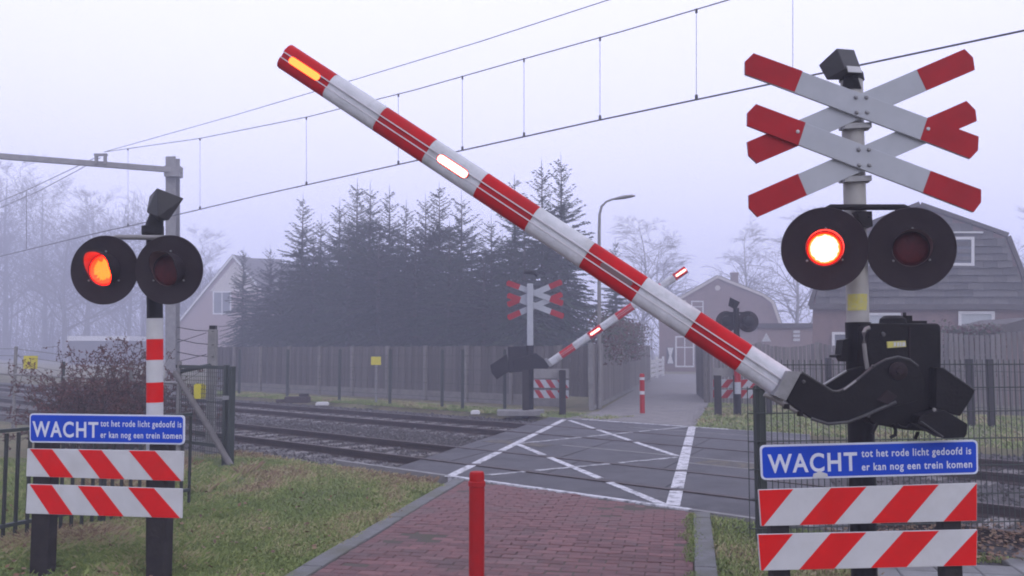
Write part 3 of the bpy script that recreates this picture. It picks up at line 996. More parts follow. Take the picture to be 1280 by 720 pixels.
# counterweight arms on the right
traced(bar, 'counterweight', [(840, 318), (870, 318), (1036, 432), (1020, 470), (962, 562), (840, 520)], 0.03, 0.10, M['black'], rad=2)
traced(bar, 'counterweight', [(880, 528), (1000, 600), (996, 650), (985, 668), (880, 672), (745, 598), (760, 560)], 0.10, 0.12, M['black'], rad=2)
traced(bar, 'weight_edge', [(868, 318), (876, 316), (1042, 430), (1034, 436)], 0.034, 0.03, M['black_edge'])
traced(bar, 'weight_edge', [(758, 588), (772, 586), (884, 664), (872, 670)], 0.106, 0.02, M['black_edge'])
# curved arm, front and rear cheek
ARM = [(168, 340), (322, 437), (378, 430), (450, 378), (530, 312), (590, 278), (650, 265), (710, 280), (752, 312), (790, 400), (760, 480), (650, 510), (560, 524), (480, 560), (400, 590), (300, 600), (215, 574), (90, 484)]
traced(bar, 'arm', ARM, 0.17, 0.05, M['black'], rad=6)
traced(bar, 'arm', [(168, 345), (280, 405), (390, 333), (480, 310), (480, 420), (330, 520), (215, 560), (95, 486)], -0.05, 0.05, M['black'], rad=4)
m = MB()
m.tube([PBX.at(*Z(x, y), 0.165) for x, y in ((170, 341), (250, 392), (322, 436), (352, 437), (380, 428), (450, 377), (530, 311), (590, 277), (650, 264), (710, 279), (750, 311))], 0.008, 8)
m.build('arm_flange', M['black_edge'], bar, smooth=True)
m = MB()
m.tube([PBX.at(*Z(x, y), -0.05) for x, y in ((276, 406), (330, 372), (392, 334))], 0.008, 8)
m.build('arm_flange', M['zinc'], bar, smooth=True)
m = MB()
m.tube([PBX.at(*Z(x, y), 0.18) for x, y in ((380, 428), (420, 400), (440, 384))], 0.006, 8)
m.build('pale_edge', M['zinc'], bar, smooth=True)  # lighter line along the arm's upper edge
m = MB()
m.tube([PBX.at(*Z(x, y), 0.175) for x, y in ((216, 573), (300, 600), (400, 590), (480, 560), (560, 524), (640, 490))], 0.010, 8)
m.build('arm_flange', M['black_edge'], bar, smooth=True)
for q in ([(545, 480), (600, 430), (650, 462), (600, 505)],):
    traced(bar, 'arm_gusset', q, 0.185, 0.02, M['board_dark'])
m = MB()
for x, y, r in ((650, 335, 0.055), (650, 335, 0.025)):
    m.lathe([(0, .02 + (0.055 - r) * .5), (r * .8, .02 + (0.055 - r) * .5), (r, .012), (r, 0)], PBX.at(*Z(x, y), 0.17), PBX.n, 20)
m.build('pivot_hub', M['board_dark'], bar, smooth=True)
for x, y in ((178, 388), (500, 560), (830, 528), (524, 312)):
    m = MB()
    m.lathe([(0, .014), (.010, .012), (.012, 0)], PBX.at(*Z(x, y), 0.17), PBX.n, 8)
    m.build('bolt', M['zinc_dull'] if x > 800 else M['black_edge'], bar)
m = MB()
for pts in ([(548, 596), (535, 620), (520, 650)], [(625, 600), (638, 630), (635, 655), (612, 668)], [(750, 640), (742, 660), (735, 676)], [(640, 600), (660, 615), (690, 622), (715, 600)]):
    m.tube([PBX.at(*Z(x, y), 0.0) for x, y in pts], 0.011, 8)
m.build('hanging_cable', M['black'], bar, smooth=True)
# clamp collar where the boom is held
co = traced(bar, 'collar', [(100, 334), (168, 340), (90, 485), (28, 456)], 0.20, 0.19, M['zinc'], rad=1.2)
m = MB()
m.tube([PBX.at(*Z(x, y), 0.15) for x, y in ((-20, 452), (40, 480), (95, 512), (195, 566))], [0.012, 0.014, 0.014, 0.008], 8)
m.build('retaining_rod', M['zinc_dull'], bar, smooth=True)
m = MB()
for x, y in ((92, 512), (160, 548)):
    m.box(PBX.at(*Z(x, y), 0.16), (0.03, 0.03, 0.03))
m.build('rod_nut', M['black'], bar)
# boom
BN = -PD
BP = PBX.at(976.5, 478, 0.10)
b0 = ray_plane(978, 479.5, BP, BN)
b1 = ray_plane(354.5, 69, BP, BN)
BL = (b1 - b0).normalized()
def along(u, v): return (ray_plane(u, v, BP, BN) - b0).dot(BL)
cuts = [0.0] + [along(*p) for p in ((926.5, 445), (863, 402.5), (796, 361), (731, 317), (663.5, 271.5), (599, 230), (536, 186), (474.5, 146.5), (411, 107), (354.5, 69))]
boom(bar, b0 - BL * 0.02, b1, BN, cuts, 'wrwrwrwrwr', 0.192, [(along(398, 97), along(367, 79), 'slot_tip'), (along(581, 216), along(552, 199), 'slot_hot'), (along(786, 352), along(752, 330), 'slot_off')])
# ------------------------------------------------------------------ right-hand WACHT sign with striped boards on two dark posts
PS = Plane(W(1086, 600, 5.62), 0.0)
sb = V((PS.at(1085, 640).x, 5.66, 0))
sg = thing('warning_sign', 'blue WACHT sign above two striped boards, larger one below the black housing', 'warning sign', sb, 'blue warning signs')
RQ = [(950, 556.7), (1222, 549.7), (1222.8, 592.5), (951.7, 600)]
ts = text_sign(sg, PS, RQ, (0.032, 0.443), (0.463, 0.968))
m = MB()
q = [PS.at(u, v, 0.036) for u, v in ((1016, 597), (1017, 592), (1021, 591), (1024, 588), (1027, 590), (1034, 592), (1035, 596), (1028, 597.5))]
m.prism(q, (0, 0.003, 0))
m.build('dried_splash', M['white'], ts)
striped_board(sg, PS, [(947.8, 612.3), (1221.6, 603.7), (1221.3, 651), (951, 657.8)], LEAN_R)
striped_board(sg, PS, [(947, 668), (1222, 662), (1221, 707), (950.6, 713.4)], LEAN_R)
for u in (976, 1191):
    m = MB()
    p = PS.at(u, 590)
    m.box((p.x, 5.70, (0.80) / 2 - 0.03), (0.115, 0.10, 0.86))
    m.build('leg', M['legs'], sg, bevel=0.006)
for v in (575, 631, 688):
    m = MB()
    m.bar(PS.at(957, v + 2, -0.0), PS.at(1216, v - 4, -0.0), 0.025, 0.04)
    m.build('back_rail', M['legs'], sg)

# ------------------------------------------------------------------ left-hand signal post (no cross) and its sign
PLF = Plane(W(193, 436, D_L), R(2.7))
base = V((PLF.at(194, 690).x, PLF.at(194, 690).y + 0.02, 0))
sl = thing('crossing_signal', 'red and white banded signal post with orange glowing lamp seen from the side', 'crossing signal', base, 'crossing signals')
bands = [(398, 424, 'w'), (424, 450, 'r'), (450, 478, 'w'), (478, 503, 'r'), (503, 530, 'w'), (530, 552, 'r'), (552, 580, 'w')]
for v0, v1, kd in bands:
    m = MB()
    m.tube([PLF.at(193.6, v1 - 0.06, 0), PLF.at(193.6, v0 + 0.06, 0)], 0.063, 22)
    m.build('post_band', M['red' if kd == 'r' else 'white'], sl, smooth=True)
m = MB()
m.tube([V((base.x, base.y - .02, -0.05)), PLF.at(193.6, 580, 0)], 0.064, 20)
m.build('post_foot', M['legs'], sl, smooth=True)
m = MB()
m.tube([PLF.at(193.6, 398, 0), PLF.at(192.6, 286, 0)], 0.061, 20)
m.build('post_top', M['black'], sl, smooth=True)
m = MB()
m.tube([PLF.at(191, 293, 0), PLF.at(191, 283, 0)], 0.085, 18)
m.tube([PLF.at(193, 283, 0), PLF.at(196, 268, 0)], [0.07, 0.055], 14)
m.build('post_cap', M['black'], sl, smooth=True)
ZL = lambda x, y, off: PLF.at(x / 3, 180 + y / 3, off)
hull_part(sl, 'warning_bell', [ZL(588, 165, .14), ZL(594, 272, .12), ZL(690, 204, .04), ZL(634, 286, .04), ZL(560, 196, .0), ZL(549, 256, .02), ZL(600, 290, .04), ZL(640, 190, -.14), ZL(600, 270, -.12)], M['bell'])
AX_L = V((-math.sin(R(2.7)), -math.cos(R(2.7)), -0.02))
lamp(sl, PLF.at(130.6, 337.5, 0.13), AX_L, 0.272, M['lamp_side'], (0.19, 0.01, -0.55), 0.44)
lamp(sl, PLF.at(211.5, 337.2, 0.22), AX_L, 0.268, M['lamp_off'], (0.19, 0.01, -0.55), 0.44)
m = MB()
m.tube([PLF.at(138, 299, 0.10), PLF.at(147, 296.5, 0.10), PLF.at(208, 297, 0.14)], 0.02, 10)
m.build('crossbar', M['zinc_dull'], sl, smooth=True)
PSL = Plane(W(133, 560, 6.72), PA)
sb = V((PSL.at(133, 600).x, PSL.at(133, 600).y, 0))
sg = thing('warning_sign', 'blue WACHT sign above two striped boards standing in the grass left of the path', 'warning sign', sb, 'blue warning signs')
text_sign(sg, PSL, [(37, 516.7), (230.5, 519.3), (230, 555.7), (37, 553)], (0.022, 0.458), (0.472, 0.985))
striped_board(sg, PSL, [(34, 560.7), (229, 564), (228, 601.5), (32.5, 595.5)], LEAN_L)
striped_board(sg, PSL, [(34, 605), (227.3, 611), (226.7, 648), (32, 642)], LEAN_L)
for u, w in ((59, 0.16), (203, 0.16)):
    p = PSL.at(u, 560, -0.05)
    m = MB()
    m.box((p.x, p.y, 0.48), (w, 0.10, 1.12), Matrix.Rotation(-PA, 3, 'Z'))
    m.build('leg', M['legs'], sg, bevel=0.01)
for v in (536, 580, 627):
    m = MB()
    m.bar(PSL.at(42, v - 1, -0.002), PSL.at(222, v + 3, -0.002), 0.02, 0.04)
    m.build('back_rail', M['legs'], sg)

# ------------------------------------------------------------------ bollards
def bollard(name, label, c, h, r, white=()):
    t = thing(name, label, 'bollard', c, 'red bollards')
    m = MB()
    cuts_ = [0.0] + [x for w in white for x in w] + [h]
    for i in range(len(cuts_) - 1):
        mm = MB()
        top = i == len(cuts_) - 2
        z0, z1 = cuts_[i], cuts_[i + 1]
        if top:
            mm.lathe([(r, z0), (r, h - 0.095), (r * 1.12, h - 0.09), (r * 1.12, h - 0.065), (r * 0.98, h - 0.06), (r * 0.98, h - 0.02), (r * 0.85, h - 0.004), (0.001, h)], c, (0, 0, 1), 28)
        else:
            mm.lathe([(r, z0 - (0.1 if i == 0 else 0)), (r, z1)], c, (0, 0, 1), 28)
        wh = i % 2 == 1
        mm.build('white_band' if wh else 'post', M['white'] if wh else M['bollard'], t, smooth=True)
    return t
pb_ = W(596.5, 436, 5.55)
bollard('bollard', 'plain red steel bollard standing in the brick footpath', V((pb_.x, 5.55, 0)), 0.94, 0.048)
bp = G(803, 517)
bollard('bollard', 'red bollard with two white bands on the lane beyond the rails', V((bp.x, bp.y, 0)), 1.05, 0.065, ((0.50, 0.59), (0.88, 0.97)))

# ------------------------------------------------------------------ the same equipment beyond the tracks, seen from behind
PF = Plane(W(662, 436, D_F), 0.0)
base = V((W(662, 436, D_F).x, D_F, 0))
sf = thing('crossing_signal', 'small far double cross seen from behind before the dark spruces', 'crossing signal', base, 'crossing signals')
m = MB()
m.box((PF.at(662.5, 393).x, D_F - 0.12, (PF.at(662, 355).z + PF.at(662, 432).z) / 2), (0.165, 0.15, PF.at(662, 355).z - PF.at(662, 432).z))
m.build('post', M['white_dull'], sf, bevel=0.02)
m = MB()
m.tube([V((base.x, base.y - .1, -0.05)), PF.at(662.5, 432, 0.1)], 0.10, 16)
m.build('post_foot', M['black'], sf, smooth=True)
SC = 72 / 295.0
cross(sf, PF, lambda x, y: (669 + (x - 585.5) / 3.274 * SC, 374.6 + (y - 412) / 3.274 * SC), (-0.02, -0.05), bolts=False)
lf = [PF.at(646, 349, 0), PF.at(676, 349, 0)]
m = MB()
m.tube([PF.at(655, 340, -.05), PF.at(668, 341, -.05), PF.at(672, 345, -.05)], 0.05, 10)
m.build('post_cap', M['black'], sf)
# far barrier
bf = thing('level_crossing_barrier', 'small far barrier with boom raised to the right and red lights', 'barrier', V((base.x - .4, D_F - .2, 0.6)), 'boom barriers')
Y = lambda x, y: (600 + x / 3.6, 330 + y / 3.6)
def ftr(name, pts, off, depth, mt, bevel=0.02):
    m = MB()
    m.prism([PF.at(*Y(*p), off) for p in pts], (0, depth, 0))
    return m.build(name, mt, bf, bevel=bevel)
ftr('housing', [(125, 372), (240, 368), (246, 480), (130, 490)], 0.12, 0.4, M['black'])
ftr('counterweight', [(45, 455), (120, 405), (135, 480), (75, 520), (52, 490)], 0.1, 0.2, M['black'])
ftr('arm', [(150, 430), (250, 400), (290, 428), (318, 452), (300, 476), (255, 482), (150, 480)], 0.22, 0.08, M['black'])
ftr('collar', [(288, 428), (302, 424), (328, 456), (314, 464)], 0.24, 0.22, M['zinc'], 0.01)
fb0 = PF.at(*Y(316, 444), 0.15); FBN = -PD
fb1 = ray_plane(858, 336.5, fb0, FBN)
FL = (fb1 - fb0).normalized()
def falong(u, v): return (ray_plane(u, v, fb0, FBN) - fb0).dot(FL)
Q = lambda x, y: (560 + x / 2.77, 300 + y / 2.77)
fc = [0.0] + [falong(*Q(x, y)) for x, y in ((390, 398), (436, 368), (487, 332), (532, 303), (585, 268), (640, 230), (690, 198), (740, 160), (785, 132))] + [(fb1 - fb0).length]
boom(bf, fb0, fb1, FBN, fc, 'wrwrwrwrwr', 0.20, [(falong(*Q(497, 325)), falong(*Q(524, 309)), 'slot_hot'), (falong(*Q(793, 124)), falong(*Q(820, 104)), 'slot_hot')])
m = MB()
m.box(PF.at(668, 515, 0.1), (0.5, 0.5, 0.12)).box(V((base.x - .3, base.y - .35, 0.05)), (1.1, 0.8, 0.12))
m.build('concrete_foot', M['concrete'], bf)
# far sign boards (left), seen from behind with dark posts in front
def far_sign(label, quads, legs, pl, stripes, zleg):
    t = thing('warning_sign', label, 'warning sign', V((pl.at(*legs[0]).x, pl.at(*legs[0]).y, 0)), 'far sign backs')
    for i, qd in enumerate(quads):
        if i == 0:
            c = px_quad(pl, qd, 0)
            m = MB(); m.prism(c, -pl.n * 0.02)
            m.build('text_panel', M['zinc_dull'], t)
        else:
            striped_board(t, pl, qd, stripes, 0, 'white_dull', 'red_dull')
    for u, v in legs:
        p = pl.at(u, v, 0.10)
        m = MB()
        m.box((p.x, p.y, (zleg - 0.1) / 2), (0.17, 0.12, zleg + 0.1))
        m.build('leg', M['legs'], t, bevel=0.01)
    return t
PFS = Plane(W(690, 480, D_F - 0.3), 0.05)
far_sign('pair of striped boards below the far left barrier, seen from behind', [[(667, 461), (711, 461), (711, 473), (667, 473)], [(667, 474.5), (711, 475), (711, 485), (667, 484.5)], [(667, 487.5), (711, 488), (711, 498), (667, 497.5)]], [(703, 480), (657, 480)], PFS, LEAN_L, 1.15)
PFR = Plane(W(918, 480, 22.8), 0.05)
far_sign('striped boards with dark posts below the far unlit lamps on the right', [[(891, 460), (945, 460), (945, 471), (891, 471)], [(891, 474), (945, 474.5), (945, 485), (891, 484.5)], [(891, 487), (945, 487.5), (945, 498), (891, 497.5)]], [(897, 480), (921, 480)], PFR, LEAN_R, 1.02)
# far lamps on the right, seen from behind
base = V((PFR.at(920.5, 500).x, PFR.at(920.5, 500).y - 0.02, 0))
s4 = thing('crossing_signal', 'far signal post with two dark lamp backs above striped boards', 'crossing signal', base + V((0, -.1, 0)), 'crossing signals')
for z0, z1, kd in ((0.0, 0.55, 'k'), (0.55, 0.85, 'w'), (0.85, 1.15, 'r'), (1.15, 1.5, 'w'), (1.5, 2.05, 'k'), (2.05, 2.75, 'k')):
    m = MB()
    m.tube([V((base.x, base.y - .12, z0)), V((base.x, base.y - .12, z1 - 0.001))], 0.085 if z0 < 2 else 0.075, 14)
    m.build('post_band', M[{'k': 'black', 'w': 'white_dull', 'r': 'red_dull'}[kd]], s4, smooth=True)
for u in (908, 935):
    c = PFR.at(u, 402, 0.05)
    lamp(s4, c, V((0.0, 1, 0)), 0.275, M['lamp_off'], (0.2, 0.1, 0), 0.4, screws=False)
m = MB()
m.tube([PFR.at(905, 391, 0.12), PFR.at(938, 391, 0.12)], 0.025, 8)
m.build('crossbar', M['black'], s4)
sounder(s4, PFR.at(916.5, 379.5, 0.1), V((-0.6, -0.3, 0.25)), (0.2, 0.22, 0.22), R(20))

# ------------------------------------------------------------------ fences
def unit_box_mesh(name, mt, chamfer=0.0):
    m = MB()
    m.box((0, 0, 0.5), (1, 1, 1))
    return mesh_of(m, mt, name)
bar_me = unit_box_mesh('bar', M['fence_bar'])
# low bar fence behind the left sign
p, q = G(-45, 688), G(236, 628)
p.z = q.z = 0
t = thing('bar_fence', 'low black steel bar fence behind the left blue sign', 'fence', p)
d = q - p
nb = int(d.length / 0.115)
ang = math.atan2(d.y, d.x)
for i in range(nb + 1):
    c = p + d * (i / nb)
    post = i % 12 == 0
    inst('post' if post else 'bar', bar_me, t, c + V((0, 0, -0.02)), ang, (0.05 if post else 0.024, 0.05 if post else 0.024, 1.0 if post else 0.97))
for z in (0.975, 0.14):
    m = MB()
    m.bar(p + V((0, 0, z)), q + V((0, 0, z)), 0.05, 0.03)
    m.build('rail', M['green_steel'], t)

# green mesh fence on the right
p, q = G(936, 674), G(1330, 662)
p.z = q.z = 0
t = thing('mesh_fence', 'green wire mesh fence behind the right barrier housing', 'fence', p)
d = q - p
x = d.normalized()
for j in range(4):
    if j == 3: pass
post_u = (951.5, 1247)
for u in (951.5, 1330):
    r = ray(u, 600)
    # where this column meets the fence line
    nrm = x.cross(V((0, 0, 1)))
    c = EYE + r * ((p - EYE).dot(nrm) / r.dot(nrm))
    m = MB()
    m.box((c.x, c.y, 0.66), (0.09, 0.06, 1.42), Matrix.Rotation(math.atan2(x.y, x.x), 3, 'Z'))
    m.build('post', M['green_steel'], t, bevel=0.006)
wires = MB()
L = d.length
k = int(L / 0.055)
for i in range(k + 1):
    c = p + x * (i * 0.055) + V((0, -0.045, 0))
    top = 1.60 if i * 0.055 > 0.10 else 1.36
    wires.tube([c + V((0, 0, 0.03)), c + V((0, 0, top))], 0.0042, 4, cap=False)
for z in (0.10, 0.36, 0.62, 0.87, 1.12, 1.34, 1.555):
    for e in (-0.006, 0.006):
        a = p + V((0, -0.045 + e, z)) + (x * 0.12 if z > 1.4 else V((0, 0, 0)))
        wires.tube([a, q + V((0, -0.045 + e, z))], 0.0050, 4, cap=False)
tag(wires.build('wire_mesh', M['green_steel'], t), kind='stuff')

# railway fence on the left, with a gate post, strut and yellow plates
S_F = 6.9
def on_fence(u, s=S_F, z=0.0):
    r = ray(u, 436)
    y = s / (N2.x * r.x / r.y + N2.y)
    return V((r.x / r.y * y, y, z))
t = thing('railway_fence', 'grey wire fence with thin posts along the near track on the left', 'fence', on_fence(20))
fence_posts = [(-60, 1.75), (20, 1.75), (80, 1.45), (165, 1.5), (225, 1.5)]
for u, h in fence_posts:
    c = on_fence(u)
    m = MB()
    m.tube([c + V((0, 0, -.05)), c + V((0, 0, h))], 0.035, 10)
    m.build('post', M['zinc_dull'] if u != 80 else M['green_steel'], t, smooth=True)
wm = MB()
for z in (0.15, 0.4, 0.65, 0.9):
    wm.tube([on_fence(-90, z=z), on_fence(286, z=z)], 0.006, 4, cap=False)
for z in (1.38, 1.55, 1.70):
    wm.tube([on_fence(-90, z=z), on_fence(20, z=z), on_fence(80, z=z - .12)], 0.004, 4, cap=False)
a0, a1 = on_fence(286).dot(T2), on_fence(-90).dot(T2)
a = a0
while a < a1:
    wm.tube([ST(S_F, a, 0.05), ST(S_F, a, 1.14)], 0.0025, 3, cap=False)
    a += 0.07
tag(wm.build('wire_mesh', M['green_steel'], t), kind='stuff')
m = MB()
m.tube([on_fence(-90, z=1.15), on_fence(225, z=1.15)], 0.025, 8)
m.build('top_rail', M['zinc_dull'], t, smooth=True)
m = MB()
c = on_fence(40.5, z=1.42)
m.box(c + V((0, -.05, 0)), (0.29, 0.012, 0.27))
o = m.build('yellow_plate', M['yellow'], t)
gate = thing('steel_gate', 'dark green steel gate frame with lock and slanting strut by the near track', 'gate', on_fence(288))
for u, w, h in ((291, 0.075, 1.44), (284, 0.07, 1.46)):
    c = on_fence(u)
    m = MB()
    m.box(c + V((0, 0, h / 2 - .02)), (w, w, h + .04), Matrix.Rotation(TH, 3, 'Z'))
    m.build('post', M['green_steel'], gate, bevel=0.005)
for z in (1.42, 0.25):
    m = MB()
    m.bar(on_fence(286, z=z), on_fence(222, z=z), 0.05, 0.05)
    m.build('gate_rail', M['green_steel'], gate)
m = MB()
m.tube([W(219, 466, on_fence(222).y - .25), W(256, 526, on_fence(255).y - .25), W(289, 583, on_fence(288).y - .3)], 0.045, 10)
m.build('strut', M['strut'], gate, smooth=True)
m = MB()
m.tube([W(219, 466, 14.2), W(240, 461, 14.0), W(262, 457, 13.7)], 0.035, 8)
m.build('brace', M['green_steel'], gate, smooth=True)
m = MB()
c = on_fence(286, z=0.98)
m.box(c + V((0.0, -.07, 0)), (0.10, 0.05, 0.06)).box(c + V((-.1, -.08, 0.0)), (0.1, 0.02, 0.02))
m.build('lock', M['zinc'], gate)
m = MB()
c = W(249.5, 489.5, on_fence(249).y - .05)
m.prism([c + V((x_, 0, z_)) for x_, z_ in ((-.085, -.11), (.085, -.11), (.09, .10), (.06, .12), (-.06, .12), (-.09, .10))], (0, .01, 0))
m.build('yellow_plate', M['yellow'], gate)
wm = MB()
for i in range(26):
    f_ = i / 26
    c = on_fence(222).lerp(on_fence(284), f_)
    wm.tube([c + V((0, 0, 0.25)), c + V((0, 0, 1.42))], 0.0045, 3, cap=False)
for i in range(18):
    z = 0.3 + i * 0.065
    wm.tube([on_fence(222, z=z), on_fence(284, z=z)], 0.0045, 3, cap=False)
tag(wm.build('wire_mesh', M['green_steel'], gate), kind='stuff')
# concrete post with barbed wire arms behind the gate
c = W(263, 560, 14.6); c.z = 0
cp = thing('concrete_post', 'concrete fence post with dark cap and barbed wire behind the gate', 'fence post', c)
m = MB(); m.box(c + V((0, 0, 1.0)), (0.13, 0.13, 2.04)); m.build('post', M['concrete'], cp, bevel=0.01)
m = MB(); m.box(c + V((0, 0, 2.05)), (0.10, 0.10, 0.07)); m.build('cap', M['black'], cp)
m = MB()
for v0, v1 in ((409, 414), (424, 431), (440, 446)):
    m.tube([W(222, v0, 15.2), W(245, (v0 + v1) / 2 + 1.5, 14.9), W(267, v1, 14.5)], 0.007, 4)
m.tube([W(222, 428, 15.2), W(258, 416, 14.6)], 0.006, 4)
m.tube([W(222, 452, 15.2), W(258, 443, 14.6)], 0.006, 4)
m.build('barbed_wire', M['wire'], cp)

# timber fences beyond the tracks
plank_me = unit_box_mesh('plank', M['plank'])
plank_l = unit_box_mesh('plank', M['plank_light'])
def board_fence(name, label, p, q, bw, h, me, postm, every, top=None, gap=0.012, base_h=0.0, side=-1):
    t = thing(name, label, 'fence', p)
    d = q - p
    L = d.length
    x = d.normalized()
    nrm = x.cross(V((0, 0, 1))) * side
    ang = math.atan2(x.y, x.x)
    n = int(L / (bw + gap))
    for i in range(n):
        s = (i + .5) * (bw + gap)
        hh = h if top is None else h + top(s)
        hh += rnd.uniform(-.012, .012)
        off = nrm * (0.012 if i % 2 else 0.0)
        inst('plank', me, t, p + x * s + off + V((0, 0, base_h)), ang + rnd.gauss(0, .004), (bw, 0.022, hh - base_h))
    np_ = int(L / every)
    for i in range(np_ + 1):
        c = p + x * (i * every)
        m = MB()
        m.box(c + nrm * 0.055 + V((0, 0, (h - .02) / 2)), (0.10, 0.12, h + .06), Matrix.Rotation(ang, 3, 'Z'))
        m.build('post', postm, t)
        if base_h and i < np_:
            e = c + x * every
            m = MB()
            m.bar(c + x * .06 + V((0, 0, base_h / 2)), e - x * .06 + V((0, 0, base_h / 2)), 0.05, base_h)
            m.build('base_plate', postm, t)
    return t
pA, qA = G(262, 486), G(738, 510.5)
pA.z = qA.z = 0
board_fence('board_fence', 'dark weathered board fence with concrete posts in front of the spruces', pA, qA, 0.145, 1.78, plank_me, M['concrete_dark'], 1.85, base_h=0.32, side=1)
pB, qB = V((2.25, 24.6, 0)), V((7.3, 46.5, 0))
board_fence('board_fence', 'pale grey board fence running away along the left of the lane', pB, qB, 0.24, 1.85, plank_l, M['concrete'], 2.0, gap=0.008, base_h=0.12, side=-1)
pC, qC = G(884, 503), G(1330, 522)
pC.z = qC.z = 0
board_fence('picket_fence', 'scalloped grey picket fence in front of the houses on the right', pC, qC, 0.095, 1.88, plank_l, M['plank_light'], 1.8, top=lambda s: -0.13 * math.sin(math.pi * ((s % 1.8) / 1.8)) if s < 5.4 else 0.22 + 0.05 * math.sin(s * 3), gap=0.03, side=1)
# short return of the picket fence at the lane
board_fence('board_fence', 'short dark board screen at the lane corner before the brick house', pC + V((0.02, 0.15, 0)), pC + V((0.75, 5.2, 0)), 0.14, 1.95, plank_me, M['plank'], 1.7, side=1)
# wire fence posts along the far track
t = thing('trackside_fence', 'thin dark posts with wires along the far side of the rails', 'fence', G(553, 516))
pts = []
for u in (300, 360, 425, 488, 553, 578.5, 631):
    r = ray(u, 436)
    y = 17.75 / (N2.x * r.x / r.y + N2.y)
    c = V((r.x / r.y * y, y, 0))
    pts.append(c)
    m = MB()
    m.box(c + V((0, 0, 0.82)), (0.085, 0.07, 1.72))
    m.build('post', M['green_steel'], t)
m = MB()
for z in (0.3, 0.7, 1.1, 1.5):
    for a, b_ in zip(pts[:-1], pts[1:]):
        m.tube([a + V((0, 0, z)), b_ + V((0, 0, z))], 0.006, 4, cap=False)
tag(m.build('wire', M['green_steel'], t), kind='stuff')
t = thing('trackside_fence', 'dark posts with wires in front of the picket fence on the right', 'fence', V((7, 21, 0)))
pts = []
for u in (960, 1035, 1125, 1211, 1236, 1320):
    r = ray(u, 436)
    y = 21.5 / (N2.x * r.x / r.y + N2.y)
    c = V((r.x / r.y * y, y, 0))
    pts.append(c)
    m = MB()
    m.box(c + V((0, 0, 0.72)), (0.13, 0.10, 1.5))
    m.build('post', M['legs'], t)
m = MB()
for z in (0.4, 0.8, 1.2):
    for a, b_ in zip(pts[:-1], pts[1:]):
        m.tube([a + V((0, 0, z)), b_ + V((0, 0, z))], 0.006, 4, cap=False)
tag(m.build('wire', M['green_steel'], t), kind='stuff')
# white board gate by the brick house
c0, c1 = W(812, 478, 48), W(829, 473, 56)
c0.z = c1.z = 0
t = thing('white_board_gate', 'small white board gate at the end of the lane', 'gate', c0)
for i in range(4):
    z = 0.22 + i * 0.26
    m = MB(); m.bar(c0 + V((0, 0, z)), c1 + V((0, 0, z)), 0.04, 0.17); m.build('board', M['frame'], t)
for f_ in (0.0, .5, 1.0):
    m = MB(); m.box(c0.lerp(c1, f_) + V((0, -.05, .6)), (.13, .13, 1.25)); m.build('post', M['frame'], t)

# small trackside things
c = G(470, 503.5)
t = thing('yellow_marker', 'small yellow plate on a thin pale pole by the far track', 'sign', V((c.x, c.y, 0)))
m = MB(); m.tube([V((c.x, c.y, -.03)), V((c.x, c.y, W(470, 447, c.y).z))], 0.035, 8); m.build('pole', M['zinc'], t)
m = MB(); cc = W(470, 451, c.y - .05); m.box(cc, (0.31, 0.02, 0.26)); m.build('plate', M['yellow'], t)
c = G(372, 503)
t = thing('point_machine', 'low dark metal box lying beside the far track', 'box', V((c.x, c.y, -.02)))
m = MB(); m.box((c.x, c.y, 0.09), (0.75, 0.4, 0.2)); m.build('casing', M['rail_rust'], t, bevel=0.03)
m = MB(); m.box((c.x + .2, c.y, 0.23), (0.25, 0.3, 0.1)); m.build('lid', M['legs'], t, bevel=0.02)
m = MB(); m.box((c.x - .5, c.y, 0.05), (0.35, 0.2, 0.1)); m.build('rod_end', M['rail_rust'], t, bevel=0.02)
for u, v, lab, w in ((402, 506, 'small white box on the grass left of the yellow marker', .38), (594, 517, 'small white block at the edge of the far ballast', .24)):
    c = G(u, v)
    m = MB()
    m.prism([V((c.x + x_, c.y, z_)) for x_, z_ in ((-w / 2, -.02), (w / 2, -.02), (w / 2, .05), (w / 2 - .05, .08), (-w / 2 + .05, .08), (-w / 2, .05))], (0, .2, 0))
    tag(m.build('marker_block', M['frame'], bevel=0.01), lab, 'marker')

# ------------------------------------------------------------------ overhead line
mb_ = W(216, 490, 34.9)
mz = W(216, 197, 34.9).z
pm_ = thing('catenary_portal', 'grey steel catenary mast with long cross beam over the rails', 'mast', V((mb_.x, mb_.y, 0)))
m = MB()
hx = 0.25
lean = V((W(216, 197, 34.9).x - mb_.x, 0, 0))
for dy in (-.22, .22):
    m.bar(V((mb_.x, mb_.y + dy, -.1)), V((mb_.x, mb_.y + dy, mz)) + lean, 0.40, 0.03, up=(0, 1, 0))
m.bar(V((mb_.x, mb_.y, -.1)), V((mb_.x, mb_.y, mz)) + lean, 0.05, 0.42, up=(0, 1, 0))
m.build('mast', M['zinc_dull'], pm_)
ba, bb2 = W(228, 213.5, 34.6), W(-60, 190.5, 31.65)
m = MB()
m.bar(ba, bb2, 0.2, 0.2)
m.build('cross_beam', M['zinc_dull'], pm_)
m = MB(); m.box(W(217, 215, 34.55), (0.6, 0.4, 0.42)); m.build('beam_clamp', M['zinc_dull'], pm_)
m = MB()
for u in (120.5, 131.5):
    m.bar(W(u, 205, 33.2), W(u, 193, 33.2), 0.10, 0.10)
m.bar(W(118, 193.5, 33.2), W(134, 193.5, 33.2), 0.10, 0.09)
m.build('insulator_frame', M['zinc_dull'], pm_)
S_W = 14.39
def on_s(u, v, s=S_W):
    r = ray(u, v)
    return EYE + r * (s / (r.dot(N2)))
def wire_obj(name, label, pts, r, group='overhead wires'):
    m = MB()
    # smooth sag through the points
    m.tube(pts, r, 5)
    return tag(m.build(name, M['wire']), label, 'wire', group)
